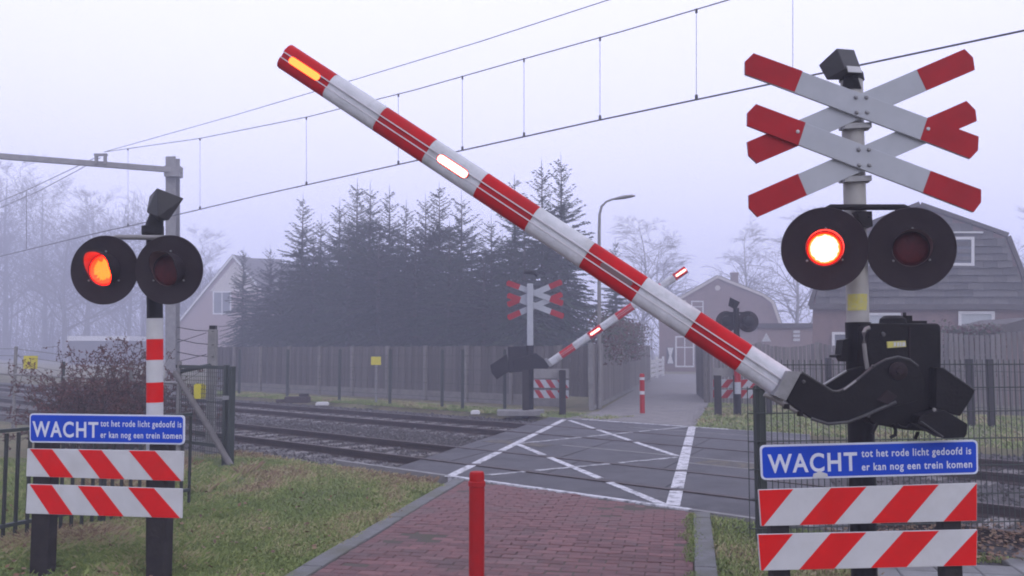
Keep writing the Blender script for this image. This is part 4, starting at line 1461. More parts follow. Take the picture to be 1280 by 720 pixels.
c_pts = [on_s(1420, 5), on_s(1280, 38), on_s(740, 152), on_s(320, 245), on_s(177, 279), on_s(118, 292), on_s(-60, 335)]
wire_obj('contact_wire', 'lowest thick overhead wire crossing the whole sky', c_pts, 0.017)
mp = [on_s(1010, -32), on_s(910, 0), on_s(780, 38.5), on_s(650, 75), on_s(520, 112), on_s(385, 146), on_s(250, 173), on_s(130, 190)]
t = thing('messenger_wire', 'middle overhead wire with thin vertical droppers down to the lowest wire', 'wire', mp[0], 'overhead wires')
m = MB(); m.tube(mp, 0.012, 5); m.build('wire', M['wire'], t)
def ipol(pts2, u):
    for (u0, v0), (u1, v1) in zip(pts2[:-1], pts2[1:]):
        if u1 <= u <= u0: return v0 + (v1 - v0) * (u - u0) / (u1 - u0)
cp2 = [(1420, 5), (1280, 38), (740, 152), (320, 245), (177, 279), (118, 292), (-60, 335)]
mp2 = [(1010, -32), (910, 0), (780, 38.5), (650, 75), (520, 112), (385, 146), (250, 173), (130, 190)]
for u in (991, 870.5, 750, 655, 578, 498, 383, 250, 160):
    m = MB()
    top = on_s(u, ipol(mp2, u)); bot = on_s(u, ipol(cp2, u))
    m.tube([top, bot], 0.005, 4)
    m.box(bot + V((0, 0, .04)), (0.05, 0.05, 0.10)).box(top - V((0, 0, .03)), (0.04, 0.04, 0.08))
    m.build('dropper', M['wire'], t)
wire_obj('feeder_wire', 'thin uppermost overhead wire leaving at the top of the sky', [on_s(860, -31), on_s(760, 0), on_s(600, 52), on_s(450, 97.5), on_s(290, 145), on_s(130, 190)], 0.010)
wire_obj('messenger_wire', 'faint upper wire left of the mast sloping down past the beam', [on_s(126, 194), on_s(90, 211), on_s(33, 238), on_s(0, 252), on_s(-60, 276)], 0.014)
t = thing('messenger_wire', 'faint lower wire with a dropper left of the mast', 'wire', on_s(97, 211), 'overhead wires')
m = MB(); m.tube([on_s(126, 197), on_s(97, 213), on_s(50, 238), on_s(0, 260), on_s(-60, 284)], 0.014, 5); m.build('wire', M['wire'], t)
m = MB(); m.tube([on_s(33, 240), on_s(33, 311)], 0.014, 4); m.build('dropper', M['wire'], t)

# street lamp
c = G(749, 511); c.z = 0
t = thing('street_lamp', 'slim grey street lamp with curved neck at the board fence corner', 'street lamp', c)
Y0 = c.y
m = MB()
path_ = [(749, 511), (749, 430), (749, 290), (749.5, 268), (752, 258), (758, 252), (766, 249)]
m.tube([W(u, v, Y0) for u, v in path_], [0.075, 0.06, 0.045, 0.04, 0.035, 0.03, 0.03], 12)
m.build('pole', M['zinc_dull'], t, smooth=True)
m = MB()
ha, hb = W(765, 249.5, Y0), W(794, 245, Y0)
dd = (hb - ha).normalized(); upv = V((-dd.z, 0, dd.x))
prof_ = [(0, .05, .03), (.12, .09, .05), (.35, .14, .07), (.55, .13, .06), (hb - ha).length and ((hb - ha).length, .05, .02)]
ringv = []
for x_, w_, h_ in prof_:
    for k in range(10):
        a = 2 * math.pi * k / 10
        ringv.append(ha + dd * x_ + V((0, 1, 0)) * w_ * math.cos(a) + upv * h_ * (math.sin(a) if math.sin(a) > 0 else math.sin(a) * .5))
fs = [(i * 10 + k, i * 10 + (k + 1) % 10, (i + 1) * 10 + (k + 1) % 10, (i + 1) * 10 + k) for i in range(4) for k in range(10)]
fs += [tuple(range(10)), tuple(range(40, 50))]
m.add(ringv, fs)
m.build('lamp_head', M['zinc_dull'], t, smooth=True)

# ------------------------------------------------------------------ houses
def window(parent, pl, r, fr=0.09, glass='glass', mull=0, cross_bar=False, off=0.02):
    u0, v0, u1, v1 = r
    c = [pl.at(u0, v0, off), pl.at(u1, v0, off), pl.at(u1, v1, off), pl.at(u0, v1, off)]
    x = (c[1] - c[0]).normalized(); z = (c[0] - c[3]).normalized()
    w, h = (c[1] - c[0]).length, (c[0] - c[3]).length
    bl_ = c[3]
    def P(a, b): return bl_ + x * a + z * b
    def rect(m, a0, b0, a1, b1, o, dp): m.prism([P(a0, b0) + pl.n * o, P(a1, b0) + pl.n * o, P(a1, b1) + pl.n * o, P(a0, b1) + pl.n * o], -pl.n * dp)
    m = MB()
    rect(m, 0, 0, w, h, -0.03, 0.02)
    pane = m.build('window', M[glass], parent)
    m = MB()
    rect(m, 0, 0, fr, h, 0.03, 0.08); rect(m, w - fr, 0, w, h, 0.03, 0.08)
    rect(m, fr, 0, w - fr, fr, 0.028, 0.08); rect(m, fr, h - fr, w - fr, h, 0.028, 0.08)
    for i in range(mull):
        a = w * (i + 1) / (mull + 1)
        rect(m, a - fr * .35, fr, a + fr * .35, h - fr, 0.02, 0.06)
    if cross_bar: rect(m, fr, h * .62, w - fr, h * .62 + fr * .7, 0.018, 0.06)
    m.build('frame', M['frame'], pane)
    return pane
def gable_house(name, label, pl, outline, roof_idx, depth, wallm, roofm, group='houses', roof_th=0.18, over=0.25, barge=None):
    pts = [pl.at(u, v) for u, v in outline]
    zmin = -0.05
    pts[0] = V((pts[0].x, pts[0].y, zmin)); pts[-1] = V((pts[-1].x, pts[-1].y, zmin))
    c = sum(pts, V((0, 0, 0))) / len(pts); c.z = 0
    t = thing(name, label, 'house', c, group)
    m = MB(); m.prism(pts, -pl.n * depth); m.build('wall', M[wallm], t)
    for i in roof_idx:
        a, b_ = pts[i], pts[i + 1]
        d = (b_ - a).normalized()
        nn = d.cross(pl.n).normalized()
        if nn.z < 0: nn = -nn
        a2 = a - d * (over if i == roof_idx[0] else -0.02) + nn * .02
        b2_ = b_ + d * (over if i == roof_idx[-1] else 0.06) + nn * .02
        m = MB()
        o_ = pl.n * over
        m.prism([a2 + o_, b2_ + o_, b2_ + nn * roof_th + o_, a2 + nn * roof_th + o_], -pl.n * (depth + 2 * over))
        ro = m.build('roof', M[roofm], t)
        if barge:
            m = MB()
            e = pl.n * (over + .03)
            m.prism([a2 + e - nn * .12, b2_ + e - nn * .12, b2_ + nn * (roof_th * .6) + e, a2 + nn * (roof_th * .6) + e], -pl.n * .04)
            m.build('barge_board', M[barge], ro)
    return t
# right: gambrel house hung with tiles
HR_YAW = R(24)
HR = Plane(W(1150, 430, 36), HR_YAW)
hr = gable_house('gambrel_house', 'grey gambrel house hung with tiles behind the right barrier', HR, [(1016, 500), (1016, 380), (1043, 300), (1149, 258), (1257, 296), (1290, 380), (1290, 500)], (1, 2, 3, 4), 9.0, 'brickwall', 'roof', roof_th=0.16, over=0.12)
def gam_lim(v):
    def xi(a, b):
        return a[0] + (b[0] - a[0]) * (v - a[1]) / (b[1] - a[1])
    l = xi((1149, 258), (1043, 300)) if v < 300 else xi((1043, 300), (1016, 380))
    r = xi((1149, 258), (1257, 296)) if v < 296 else xi((1257, 296), (1290, 380))
    return l, r
tile_me = MB()
tile_me.add([(0, -.06, 0), (1, -.06, 0), (1, .035, 1), (0, .035, 1), (0, .03, 0), (1, .03, 0), (1, .05, 1), (0, .05, 1)], [(0, 1, 2, 3), (4, 7, 6, 5), (0, 4, 5, 1), (1, 5, 6, 2), (2, 6, 7, 3), (3, 7, 4, 0)])
tile_me = mesh_of(tile_me, M['shingle'], 'hung_tile')
v = 263.0
row = 0
ppm = FPX / 29.5
nt_ = 0
while v < 379:
    l, r = gam_lim(v + 1.0)
    l2, r2 = gam_lim(min(v + 9, 379))
    step = 18.5
    u = l + 1 - (step / 2 if row % 2 else 0)
    while u < r - 1:
        ua, ub = max(u, l + .5), min(u + step, r - .5)
        if ub - ua > 3:
            p0 = HR.at(ua, v + 9.2, 0.012 + .05)
            wd_, ht_ = (HR.at(ub, v + 9.2) - HR.at(ua, v + 9.2)).length - .012, HR.at(ua, v).z - HR.at(ua, v + 9.2).z + .05
            inst('hung_tile', tile_me, hr, p0, -HR_YAW, (wd_, 1, ht_)); nt_ += 1
        u += step
    v += 9.0
    row += 1
m = MB(); m.bar(HR.at(1012, 383.5, .12), HR.at(1294, 383.5, .12), 0.22, 0.22); m.build('fascia', M['roof'], hr)
for r_, g_, mu in (((1184, 296, 1218, 332), 'glass', 0), ((1086, 296, 1116, 332), 'glass', 0), ((1198, 389, 1243.5, 424), 'curtain', 0), ((1084, 391, 1126, 424), 'curtain', 0), ((1040, 415, 1062, 440), 'glass', 0)):
    window(hr, HR, r_, 0.11, g_, mu, off=0.10)
m = MB(); m.bar(HR.at(1176, 290.5, .14), HR.at(1229, 290.5, .14), 0.12, 0.06); m.build('window_head', M['frame'], hr)
m = MB()
for x_ in (1022, 1029):
    p_ = HR.at(x_, 252, -2.0); m.box(p_ , (.12, .12, .5))
# low dark-roofed shed before it
SR = Plane(W(1260, 430, 26.5), 0.0)
c = SR.at(1265, 430); c.z = 0
t = thing('garden_shed', 'low shed with dark sloping roof before the gambrel house at the right edge', 'shed', c)
m = MB(); m.prism([V((SR.at(1253, 430).x, 26.5, 0)), SR.at(1253, 417), SR.at(1330, 412), V((SR.at(1330, 430).x, 26.5, 0))], (0, 2.2, 0)); m.build('wall', M['brickwall'], t)
m = MB(); m.prism([SR.at(1231, 412, .3), SR.at(1290, 396.5, .3), SR.at(1345, 396, .3), SR.at(1345, 413, .3), SR.at(1250, 416, .3)], (0, 2.9, 0)); m.build('roof', M['roof'], t)
# centre: brick house with shutters
HC = Plane(W(895, 430, 66), R(11))
hc = gable_house('brick_house', 'small brick house with white hourglass shutters at the end of the lane', HC, [(824, 470), (824, 388), (897, 346), (954, 369), (966, 378), (975, 404), (975, 470)], (1, 2, 3, 4), 9.0, 'brickwall', 'roof', roof_th=0.12, over=0.12, barge='render')
window(hc, HC, (844, 420, 868, 459), 0.12, 'glass', 1, True)
window(hc, HC, (864, 376, 879.5, 397), 0.09, 'glass', 0, True)
for u0, u1 in ((833, 843), (869, 879)):
    q = [HC.at(u0, 434, .05), HC.at(u1, 434, .05), HC.at(u1, 455, .05), HC.at(u0, 455, .05)]
    m = MB(); m.prism(q, -HC.n * .05); sh = m.build('shutter', M['shutter'], hc)
    m = MB()
    f = lambda a, b_: quad_pt(q, a, b_) + HC.n * .004
    m.prism([f(.12, .03), f(.88, .03), f(.62, .5), f(.88, .97), f(.12, .97), f(.38, .5)], -HC.n * .003)
    m.build('hourglass', M['frame'], sh)
m = MB(); m.lathe([(0, .05), (.13, .05), (.2, .04), (.2, 0)], HC.at(897, 360, .02), HC.n, 16); m.build('round_ornament', M['render'], hc)
for u, v in ((856, 376), (846, 384)):
    m = MB(); m.box(HC.at(u, v, .03), (.2, .04, .12)); m.build('wall_anchor', M['render'], hc)
ch_ = HC.at(918, 350, -3)
m = MB(); m.box(ch_ , (.5, .5, 1.0)).box(ch_ + V((0, 0, .52)), (.58, .58, .1)); m.build('chimney', M['brickwall'], hc)
# annex between the two houses
AN = Plane(W(1000, 430, 52), 0.0)
c = AN.at(1000, 430); c.z = 0
t = thing('garage', 'low flat roofed garage between the brick house and the gambrel house', 'garage', c)
m = MB(); m.prism([V((AN.at(948, 430).x, 52, -.05)), AN.at(948, 409), AN.at(1075, 409), V((AN.at(1075, 430).x, 52, -.05))], (0, 5, 0)); m.build('wall', M['render_pink'], t)
m = MB(); m.prism([AN.at(944, 404, .2), AN.at(1080, 404, .2), AN.at(1080, 409.5, .2), AN.at(944, 409.5, .2)], (0, 5.4, 0)); m.build('roof', M['roof'], t)
m = MB(); m.prism([AN.at(u, v, .06) for u, v in ((952, 427), (958, 416), (964, 427))], (0, .05, 0)); m.build('gable_trim', M['frame'], t)
for v in (413, 418, 423):
    m = MB(); m.prism([AN.at(992, v, .12), AN.at(1000, v, .12), AN.at(1000, v + 3.4, .12), AN.at(992, v + 3.4, .12)], (0, .1, 0)); m.build('vent_slat', M['frame'], t)
# left: house with white gable
HL = Plane(W(285, 430, 92), R(14))
hl = gable_house('gabled_house', 'pale gabled house with white barge boards behind the left spruces', HL, [(224, 470), (224, 404), (293, 320), (362, 404), (362, 470)], (1, 2), 13.0, 'render_pink', 'roof', roof_th=0.15, over=0.3, barge='frame')
m = MB(); m.prism([HL.at(u, v, .03) for u, v in ((262, 364), (293, 327), (324, 364))], HL.n * -.02); m.build('upper_gable', M['render'], hl)
window(hl, HL, (266, 364, 289, 393), 0.14, 'glass', 1, off=0.05)
# roof of its neighbour wing, running to the right
HL2 = Plane(W(330, 430, 99), 0.0)
c = HL2.at(320, 430); c.z = 0
t = thing('house_wing', 'dark tiled roof with white painted reflections on its panes just right of the pale gable', 'house', c, 'houses')
q = [HL2.at(295, 322), HL2.at(352, 324), HL2.at(352, 395, 5), HL2.at(300, 395, 5)]
m = MB(); m.prism(q, (0, .2, -.2)); rf = m.build('roof', M['roof'], t)
for a, b_ in ((.26, .32), (.42, .48), (.60, .66)):
    m = MB()
    qq = [quad_pt(q, a, b_) + V((0, -.05, .06)), quad_pt(q, a + .14, b_ + .01) + V((0, -.05, .06)), quad_pt(q, a + .2, b_ + .1) + V((0, -.05, .06)), quad_pt(q, a + .06, b_ + .09) + V((0, -.05, .06))]
    m.prism(qq, (0, .05, -.05)); m.build('pane_reflection', M['frame'], rf)  # flat white stands for sky reflected in the roof panes
m = MB(); m.prism([V((q[3].x, q[3].y + .5, 0)), V((q[2].x, q[2].y + .5, 0)), q[2] + V((0, .5, 0)), q[3] + V((0, .5, 0))], (0, 3, 0)); m.build('wall', M['brickwall'], t)
# far white-edged flat building on the left
FB = Plane(W(115, 430, 95), 0.0)
c = FB.at(115, 430); c.z = 0
t = thing('flat_building', 'white roof edge of a low flat building in the fog on the left', 'building', c)
m = MB(); m.prism([V((FB.at(86, 430).x, 95, -.05)), FB.at(86, 424), FB.at(160, 424), V((FB.at(160, 430).x, 95, -.05))], (0, 6, 0)); m.build('wall', M['shutter'], t)
m = MB(); m.prism([FB.at(84, 420, .2), FB.at(162, 420, .2), FB.at(162, 426, .2), FB.at(84, 426, .2)], (0, 6.4, 0)); m.build('roof_edge', M['frame'], t)

# ------------------------------------------------------------------ vegetation
def spruce_meshes(seed, H=8.0, RB=2.1):
    r = random.Random(seed)
    tr = MB()
    tr.tube([(0, 0, -.1), (0.02, 0, H * .5), (0, 0.02, H * .97)], [0.13, 0.08, 0.012], 7)
    m = MB()
    def needle(p, d, L, w, mi):
        d = d.normalized()
        s = d.cross(V((0, 0, 1)))
        s = s.normalized() if s.length > 1e-3 else V((1, 0, 0))
        n = s.cross(d)
        tw = r.uniform(-.7, .7)
        s2 = s * math.cos(tw) + n * math.sin(tw)
        n2 = n * math.cos(tw) - s * math.sin(tw)
        tip = p + d * L + V((0, 0, -.12 * L))
        mid = p + d * L * .45
        m.add([p, mid + s2 * w, tip, mid - s2 * w], [(0, 1, 2, 3)], mi)
        m.add([p, mid + n2 * w * .8, tip, mid - n2 * w * .8], [(0, 1, 2, 3)], mi)
    z = 1.7
    lobes = [(r.uniform(0, 6.28), r.uniform(.0, .35)) for _ in range(3)]
    while z < H - .15:
        f = z / H
        nb = 8 if f < .6 else (6 if f < .85 else 5)
        base = r.uniform(0, 6.28)
        whorl = r.uniform(.66, 1.15)
        for i in range(nb):
            az = base + 6.283 * i / nb + r.uniform(-.5, .5)
            L = (RB * 1.12 * (1 - f) ** .88 * whorl * r.uniform(.72, 1.18) + .10)
            L *= 1 + sum(a * math.cos(az - p_) for p_, a in lobes) * .25
            if r.random() < .06: continue
            out = V((math.cos(az), math.sin(az), 0))
            rise = lerp(-.42, .75, f ** 1.6) + r.uniform(-.12, .12)
            zb = z + r.uniform(-.16, .16)
            k = max(3, int(L / .075))
            mi0 = 0 if r.random() < .6 else r.randrange(3)
            for j in range(k + 1):
                q = (j + .6) / (k + .6)
                bend = rise * q - (.16 * q * q if f < .7 else 0) + .10 * q ** 3
                p = out * (L * q) + V((0, 0, zb + L * bend))
                side = V((-out.y, out.x, 0))
                for sgn in (-1, 1):
                    d = out * r.uniform(.5, .9) + side * sgn * r.uniform(.5, .95) + V((0, 0, r.uniform(-.75, .05) + .55 * f))
                    needle(p, d, r.uniform(.11, .25) * (1.15 - .45 * q) * (1 if f < .8 else .8), r.uniform(.022, .042) * (1 if f < .7 else .65), mi0 if r.random() < .75 else r.randrange(3))
                if j == k:
                    needle(p, out + V((0, 0, rise * .6)), r.uniform(.12, .22), .026, mi0)
            tr.tube([V((0, 0, zb)), out * L * .9 + V((0, 0, zb + L * (rise * .9 - .08)))], [.018, .006], 3, cap=False)
        z += r.uniform(.12, .20) if f < .8 else r.uniform(.22, .34)
    # leader
    needle(V((0, 0, H * .95)), V((0, 0, 1)), H * .13, .014, 0)
    for k in range(4):
        az = r.uniform(0, 6.28)
        needle(V((0, 0, H * (.955 + .008 * k))), V((math.cos(az), math.sin(az), 1.0)), r.uniform(.18, .32), .02, 0)
    return mesh_of(tr, M['bark'], 'trunk'), mesh_of(m, M['needle'], 'crown')
SPR = [spruce_meshes(s, 8.0, rb) for s, rb in ((1, 2.3), (2, 2.6), (3, 2.15), (4, 2.75))]
def depth_on(u, s):
    r = ray(u, 436)
    return s / (N2.x * r.x / r.y + N2.y)
row1 = [(305, 303, 21.5, .8), (338, 300, 22, .85), (379, 235, 21.5, 1.0), (402, 262, 22.6, .9), (425, 241, 21.8, .95), (447, 217, 22.4, 1.0), (463, 219, 21.6, .95), (487, 225, 22.2, .95), (508, 243, 21.6, .95), (532, 234, 22.4, .95), (549, 220, 21.8, 1.0), (577, 232, 22.0, 1.05), (614, 263, 21.6, 1.1), (643, 210, 22.6, 1.0), (677, 191, 22.2, .95), (701, 183, 22.8, .88)]
names_ = ['first', 'second', 'third', 'fourth', 'fifth', 'sixth', 'seventh', 'eighth', 'ninth', 'tenth', 'eleventh', 'twelfth', 'thirteenth', 'fourteenth', 'fifteenth', 'sixteenth', 'seventeenth', 'eighteenth']
def plant_spruce(u, v, s, wf, label, k, group):
    y = depth_on(u, s + 7.5)
    top = W(u, v, y)
    t = thing('spruce_tree', label, 'tree', V((top.x, y, 0)), group)
    tm_, cm_ = SPR[k % 4]
    sc = top.z / 8.6
    rz_ = rnd.uniform(0, 6.28)
    for nm, me in (('trunk', tm_), ('crown', cm_)):
        inst(nm, me, t, V((top.x, y, 0)), rz_, (sc * wf, sc * wf, sc))
for i, (u, v, s, wf) in enumerate(row1):
    plant_spruce(u, v, s, wf, 'dark spruce, %s tip from the left in the row behind the board fence' % names_[i], i * 3 + i // 4, 'spruces behind the fence')
row2 = [(322, 345), (352, 318), (372, 300), (392, 285), (412, 290), (436, 270), (456, 268), (474, 265), (498, 270), (520, 272), (540, 268), (562, 270), (590, 280), (605, 300), (628, 285), (655, 262), (688, 250)]
for i, (u, v) in enumerate(row2):
    plant_spruce(u, v, 20.4 if i % 2 else 24.5, 1.25, 'shorter spruce filling a gap low in the dark row, %s from the left' % names_[i], i + 1, 'shorter spruces in the row')
plant_spruce(769, 292, 30, .8, 'small lone spruce tip right of the street lamp', 2, 'spruces behind the fence')

def bare_tree_meshes(seed, H=9.0, birch=False, spread=.5, levels=5):
    r = random.Random(seed)
    tr, br = MB(), MB()
    def grow(p, d, L, rad, lv, m):
        n = 3
        pts, rr = [p], [rad]
        dd = d.normalized()
        for i in range(n):
            dd = (dd + V((r.gauss(0, .10), r.gauss(0, .10), r.gauss(0, .06) + (.05 if lv < 3 else -.10 if birch else .02)))).normalized()
            pts.append(pts[-1] + dd * (L / n))
            rr.append(rad * (1 - .38 * (i + 1) / n))
        m.tube(pts, rr, 6 if lv == 0 else 3, cap=False)
        if lv >= levels: return
        kids = 3 if lv < levels - 1 else 4
        for i in range(kids):
            q = r.uniform(.35, 1.0)
            j = min(n - 1, int(q * n))
            pp = pts[j].lerp(pts[j + 1], q * n - j)
            az = r.uniform(0, 6.28)
            o = V((math.cos(az), math.sin(az), 0))
            nd = dd * (1 - spread) + o * spread * r.uniform(.7, 1.3) + V((0, 0, .15))
            grow(pp, nd, L * r.uniform(.5, .72), max(rad * .5, .006), lv + 1, br)
        grow(pts[-1], dd + V((r.gauss(0, .15), r.gauss(0, .15), 0)), L * r.uniform(.62, .78), rad * .6, lv + 1, m if lv == 0 else br)
    # a leading stem with limbs all the way up
    pts = [V((0, 0, -.1))]
    n = 10
    dd = V((0, 0, 1))
    for i in range(n):
        dd = (dd + V((r.gauss(0, .06), r.gauss(0, .06), 0.05))).normalized()
        pts.append(pts[-1] + dd * H * .9 / n)
    rads = [lerp(H * .016, .012, i / n) for i in range(n + 1)]
    tr.tube(pts, rads, 7)
    for i in range(3, n + 1):
        for k in range(3 if i < n else 4):
            az = r.uniform(0, 6.28)
            f = i / n
            o = V((math.cos(az), math.sin(az), r.uniform(.35, .9)))
            grow(pts[i] - V((0, 0, r.uniform(0, H * .08))), o, H * .21 * (1.25 - .8 * f), rads[i] * .5, 2, br)
    return mesh_of(tr, M['birch'] if birch else M['bark'], 'trunk'), mesh_of(br, M['twig'], 'crown')
BT = [bare_tree_meshes(11, 9, True, .45), bare_tree_meshes(12, 9, True, .5), bare_tree_meshes(13, 9, False, .6), bare_tree_meshes(14, 9, False, .65)]
def plant_bare(u, v, y, k, label, wf=1.0, group='bare trees in the fog', name='bare_tree'):
    top = W(u, v, y)
    t = thing(name, label, 'tree', V((top.x, y, 0)), group)
    sc = top.z / 9.0
    rz_ = rnd.uniform(0, 6.28)
    for nm, me in zip(('trunk', 'crown'), BT[k]):
        inst(nm, me, t, V((top.x, y, 0)), rz_, (sc * wf, sc * wf, sc))
plant_bare(932, 272, 96, 0, 'slender bare birch above the brick house chimney', .9, name='birch_tree')
plant_bare(993, 250, 90, 1, 'bare birch between the brick house and the lit lamp', 1.0, name='birch_tree')
plant_bare(800, 262, 98, 1, 'fine bare tree just right of the street lamp head', .95)
plant_bare(826, 285, 102, 0, 'faint bare tree above the far boom tip', .9)
plant_bare(1290, 262, 84, 2, 'bare tree fading at the right edge beyond the gambrel house', 1.1)
plant_bare(18, 196, 132, 2, 'tall foggy bare tree at the left edge', 1.0)
plant_bare(62, 214, 138, 3, 'tall foggy bare tree second from the left edge', 1.0)
plant_bare(112, 240, 126, 2, 'foggy bare tree directly behind the orange lamp', 1.15)
plant_bare(-25, 214, 128, 3, 'foggy bare tree cut by the left edge', 1.0)
plant_bare(165, 268, 130, 3, 'faint bare tree left of the grey mast', 1.0)
plant_bare(250, 288, 125, 2, 'faint bare tree behind the left gable roof', 1.0)
plant_bare(86, 262, 118, 3, 'low wide foggy bare tree above the red shrub', 1.2)

# the far wood that closes the view in the fog
wr = random.Random(31)
fw = MB()
for i in range(90000):
    u = wr.uniform(-180, 320) if i > 24000 else wr.uniform(-180, 1500)
    y = wr.uniform(128, 170)
    X = (u - 640) / FPX * y
    hmax = (24 if u < 150 else lerp(24, 9, (u - 150) / 150) if u < 300 else 8) * (1 + .35 * noise.noise(V((u * .02, 0, 0))))
    z = hmax * wr.random() ** 1.5
    dv = V((wr.gauss(0, 1), wr.gauss(0, .5), wr.gauss(.6, .9))).normalized() * wr.uniform(.6, 1.9)
    p = V((X, y, z)); w_ = V((.035, 0, .02)) * wr.uniform(.6, 1.8)
    fw.add([p - w_, p + w_, p + dv], [(0, 1, 2)])
for i in range(170):
    u = wr.uniform(-180, 1500); y = wr.uniform(128, 170); X = (u - 640) / FPX * y
    h_ = wr.uniform(8, 17) if u < 230 else 6
    fw.tube([(X, y, -.1), (X + wr.gauss(0, .4), y, h_ * .5), (X + wr.gauss(0, .8), y, h_)], [.2, .13, .03], 4, cap=False)
tag(fw.build('far_wood', M['twig'], loc=(0, 0, 0)), 'far bare wood melting into the fog behind everything', kind='stuff')

# shrub by the railway fence
c = V((W(128, 520, 15.2).x, 15.2, 0))
t = thing('shrub', 'reddish brown bare shrub by the fence left of the banded post', 'shrub', c)
r2 = random.Random(5)
m, lv = MB(), MB()
for i in range(300):
    az, e = r2.uniform(0, 6.28), r2.uniform(.45, 1.4)
    L = r2.uniform(.8, 1.9)
    d = V((math.cos(az) * math.cos(e) * .85, math.sin(az) * math.cos(e) * .7, math.sin(e)))
    p0 = c + V((r2.gauss(0.05, .3), r2.uniform(-.25, .25), 0))
    pts = [p0]
    for k in range(5):
        d = (d + V((r2.gauss(0, .16), r2.gauss(0, .16), r2.gauss(0, .1) - .05 * k))).normalized()
        pts.append(pts[-1] + d * L / 5)
    m.tube(pts, [.012, .010, .008, .006, .005, .003], 3, cap=False)
    for k in range(2, 6):
        for _ in range(4):
            dv = V((r2.gauss(0, 1), r2.gauss(0, 1), r2.gauss(0, .8) + .3)).normalized()
            a = pts[k]; b2_ = a + dv * r2.uniform(.08, .26)
            m.tube([a, b2_], [.004, .002], 3, cap=False)
            for _ in range(5):
                q = a.lerp(b2_, r2.uniform(.3, 1.0))
                e1 = V((r2.gauss(0, 1), r2.gauss(0, 1), r2.gauss(0, 1))).normalized(); e2 = e1.orthogonal().normalized()
                s_ = r2.uniform(.012, .026)
                lv.add([q, q + e1 * s_ + e2 * s_ * .6, q + e1 * s_ * 2.1, q + e1 * s_ - e2 * s_ * .6], [(0, 1, 2, 3)], r2.randrange(3))
m.build('branches', M['shrub'], t)
lv.build('leaves', M['shrub_leaf'], t)
# ivy and hedge tops
def hedge(label, p, q, z0, z1, count, width=.3, cat='hedge'):
    p, q = V(p), V(q)
    m = MB()
    for _ in range(count):
        f_ = rnd.random()
        c = p.lerp(q, f_)
        h = z1 + .35 * noise.noise(V((f_ * 9, 1.7, 0)))
        c = c + V((rnd.gauss(0, width * .5), rnd.gauss(0, width * .5), lerp(z0, h, rnd.random() ** .7)))
        e1 = V((rnd.gauss(0, 1), rnd.gauss(0, 1), rnd.gauss(0, .7))).normalized(); e2 = e1.orthogonal().normalized()
        s_ = rnd.uniform(.03, .065)
        m.add([c, c + e1 * s_ + e2 * s_ * .7, c + e1 * s_ * 2, c + e1 * s_ - e2 * s_ * .7], [(0, 1, 2, 3)], rnd.randrange(2))
    o = m.build('hedge', [M['ivy'], M['shrub_leaf'][1]])
    return tag(o, label, cat)
hedge('loose green shrub showing above the picket fence right of the housing', V((W(1180, 430, 25.2).x, 25.2, 0)), V((W(1250, 430, 24.2).x, 24.4, 0)), .8, 2.35, 3200)
hedge('brown twiggy hedge above the pale board fence by the lane', V((2.7, 26.5, 0)), V((5.6, 39, 0)), 1.2, 2.75, 5000, .5)

# ------------------------------------------------------------------ grass
gr = random.Random(21)
def grass(name, label, count, pick, hmin, hmax, ok, brown=0.18, wblade=0.006):
    m = MB()
    vs, fs, ms = [], [], []
    for _ in range(count):
        c = pick()
        if c is None or not ok(c): continue
        nz = noise.noise(V((c.x * 1.1, c.y * .55, 0))) + .5 * noise.noise(V((c.x * 3.1, c.y * 1.6, 5)))
        nz2 = noise.noise(V((c.x * 0.7 + 9, c.y * .7, 2)))
        if nz2 < -.42 and gr.random() < .7: continue
        h = gr.uniform(hmin, hmax) * (1 + .5 * nz)
        az = gr.uniform(0, 6.28)
        lean_ = gr.uniform(.3, 1.2) * h
        d = V((math.cos(az) * lean_, math.sin(az) * lean_, h))
        w = V((-math.sin(az), math.cos(az), 0)) * wblade * gr.uniform(.7, 1.4)
        c = c + V((0, 0, -.03))
        o = len(vs)
        vs += [c - w, c + w, c + d * .6 + w * .7 + V((0, 0, .1 * h)), c + d]
        vs[-1].z -= .15 * h
        fs += [(o, o + 1, o + 2), (o, o + 2, o + 3)]
        x_ = gr.random() * .75 + .12 + nz * .9 + .35 * nz2 + brown - .25
        mi = 0 if x_ < .30 else 1 if x_ < .58 else 2 if x_ < .80 else 3 if x_ < 1.0 else 4
        ms += [mi, mi]
    m.v, m.f, m.m = vs, fs, ms
    me = bpy.data.meshes.new(name)
    me.from_pydata(m.v, [], m.f)
    for g_ in M['grass']: me.materials.append(g_)
    me.polygons.foreach_set('material_index', ms)
    o = bpy.data.objects.new(name, me)
    col.objects.link(o)
    return tag(o, label, kind='stuff')
def left_lawn():
    y = 6.0 + 8.0 * gr.random() ** 1.5
    x = min(gr.uniform(-y * .62, pl_left(y) - .10), pl_left(y) - .17 + .07 * noise.noise(V((y * 4, 0, 0))) + abs(gr.gauss(0, .02)))
    return V((x, y, 0))
grass('lawn_grass', 'mown winter grass left of the footpath', 170000, left_lawn, .025, .055, lambda c: c.dot(N2) < 7.75, .08, .0045)
def tuft():
    k = gr.randrange(6)
    cs = [(59, 690, .35), (203, 705, .3), (140, 695, .5), (20, 690, .5), (95, 680, .4), (245, 640, .4)][k]
    p = G(cs[0], cs[1])
    return V((p.x + gr.gauss(0, cs[2] * .6), p.y + gr.gauss(0, cs[2] * .45), 0))
grass('long_grass', 'longer grass around the legs of the left sign', 26000, tuft, .04, .11, lambda c: True, .06, .0026)
grass('long_grass', 'dry brown grass at the foot of the gate', 5000, lambda: V((gr.uniform(-5.2, -3.6), gr.uniform(10.6, 12.8), 0)), .06, .18, lambda c: c.dot(N2) < 7.6, .65, .0035)
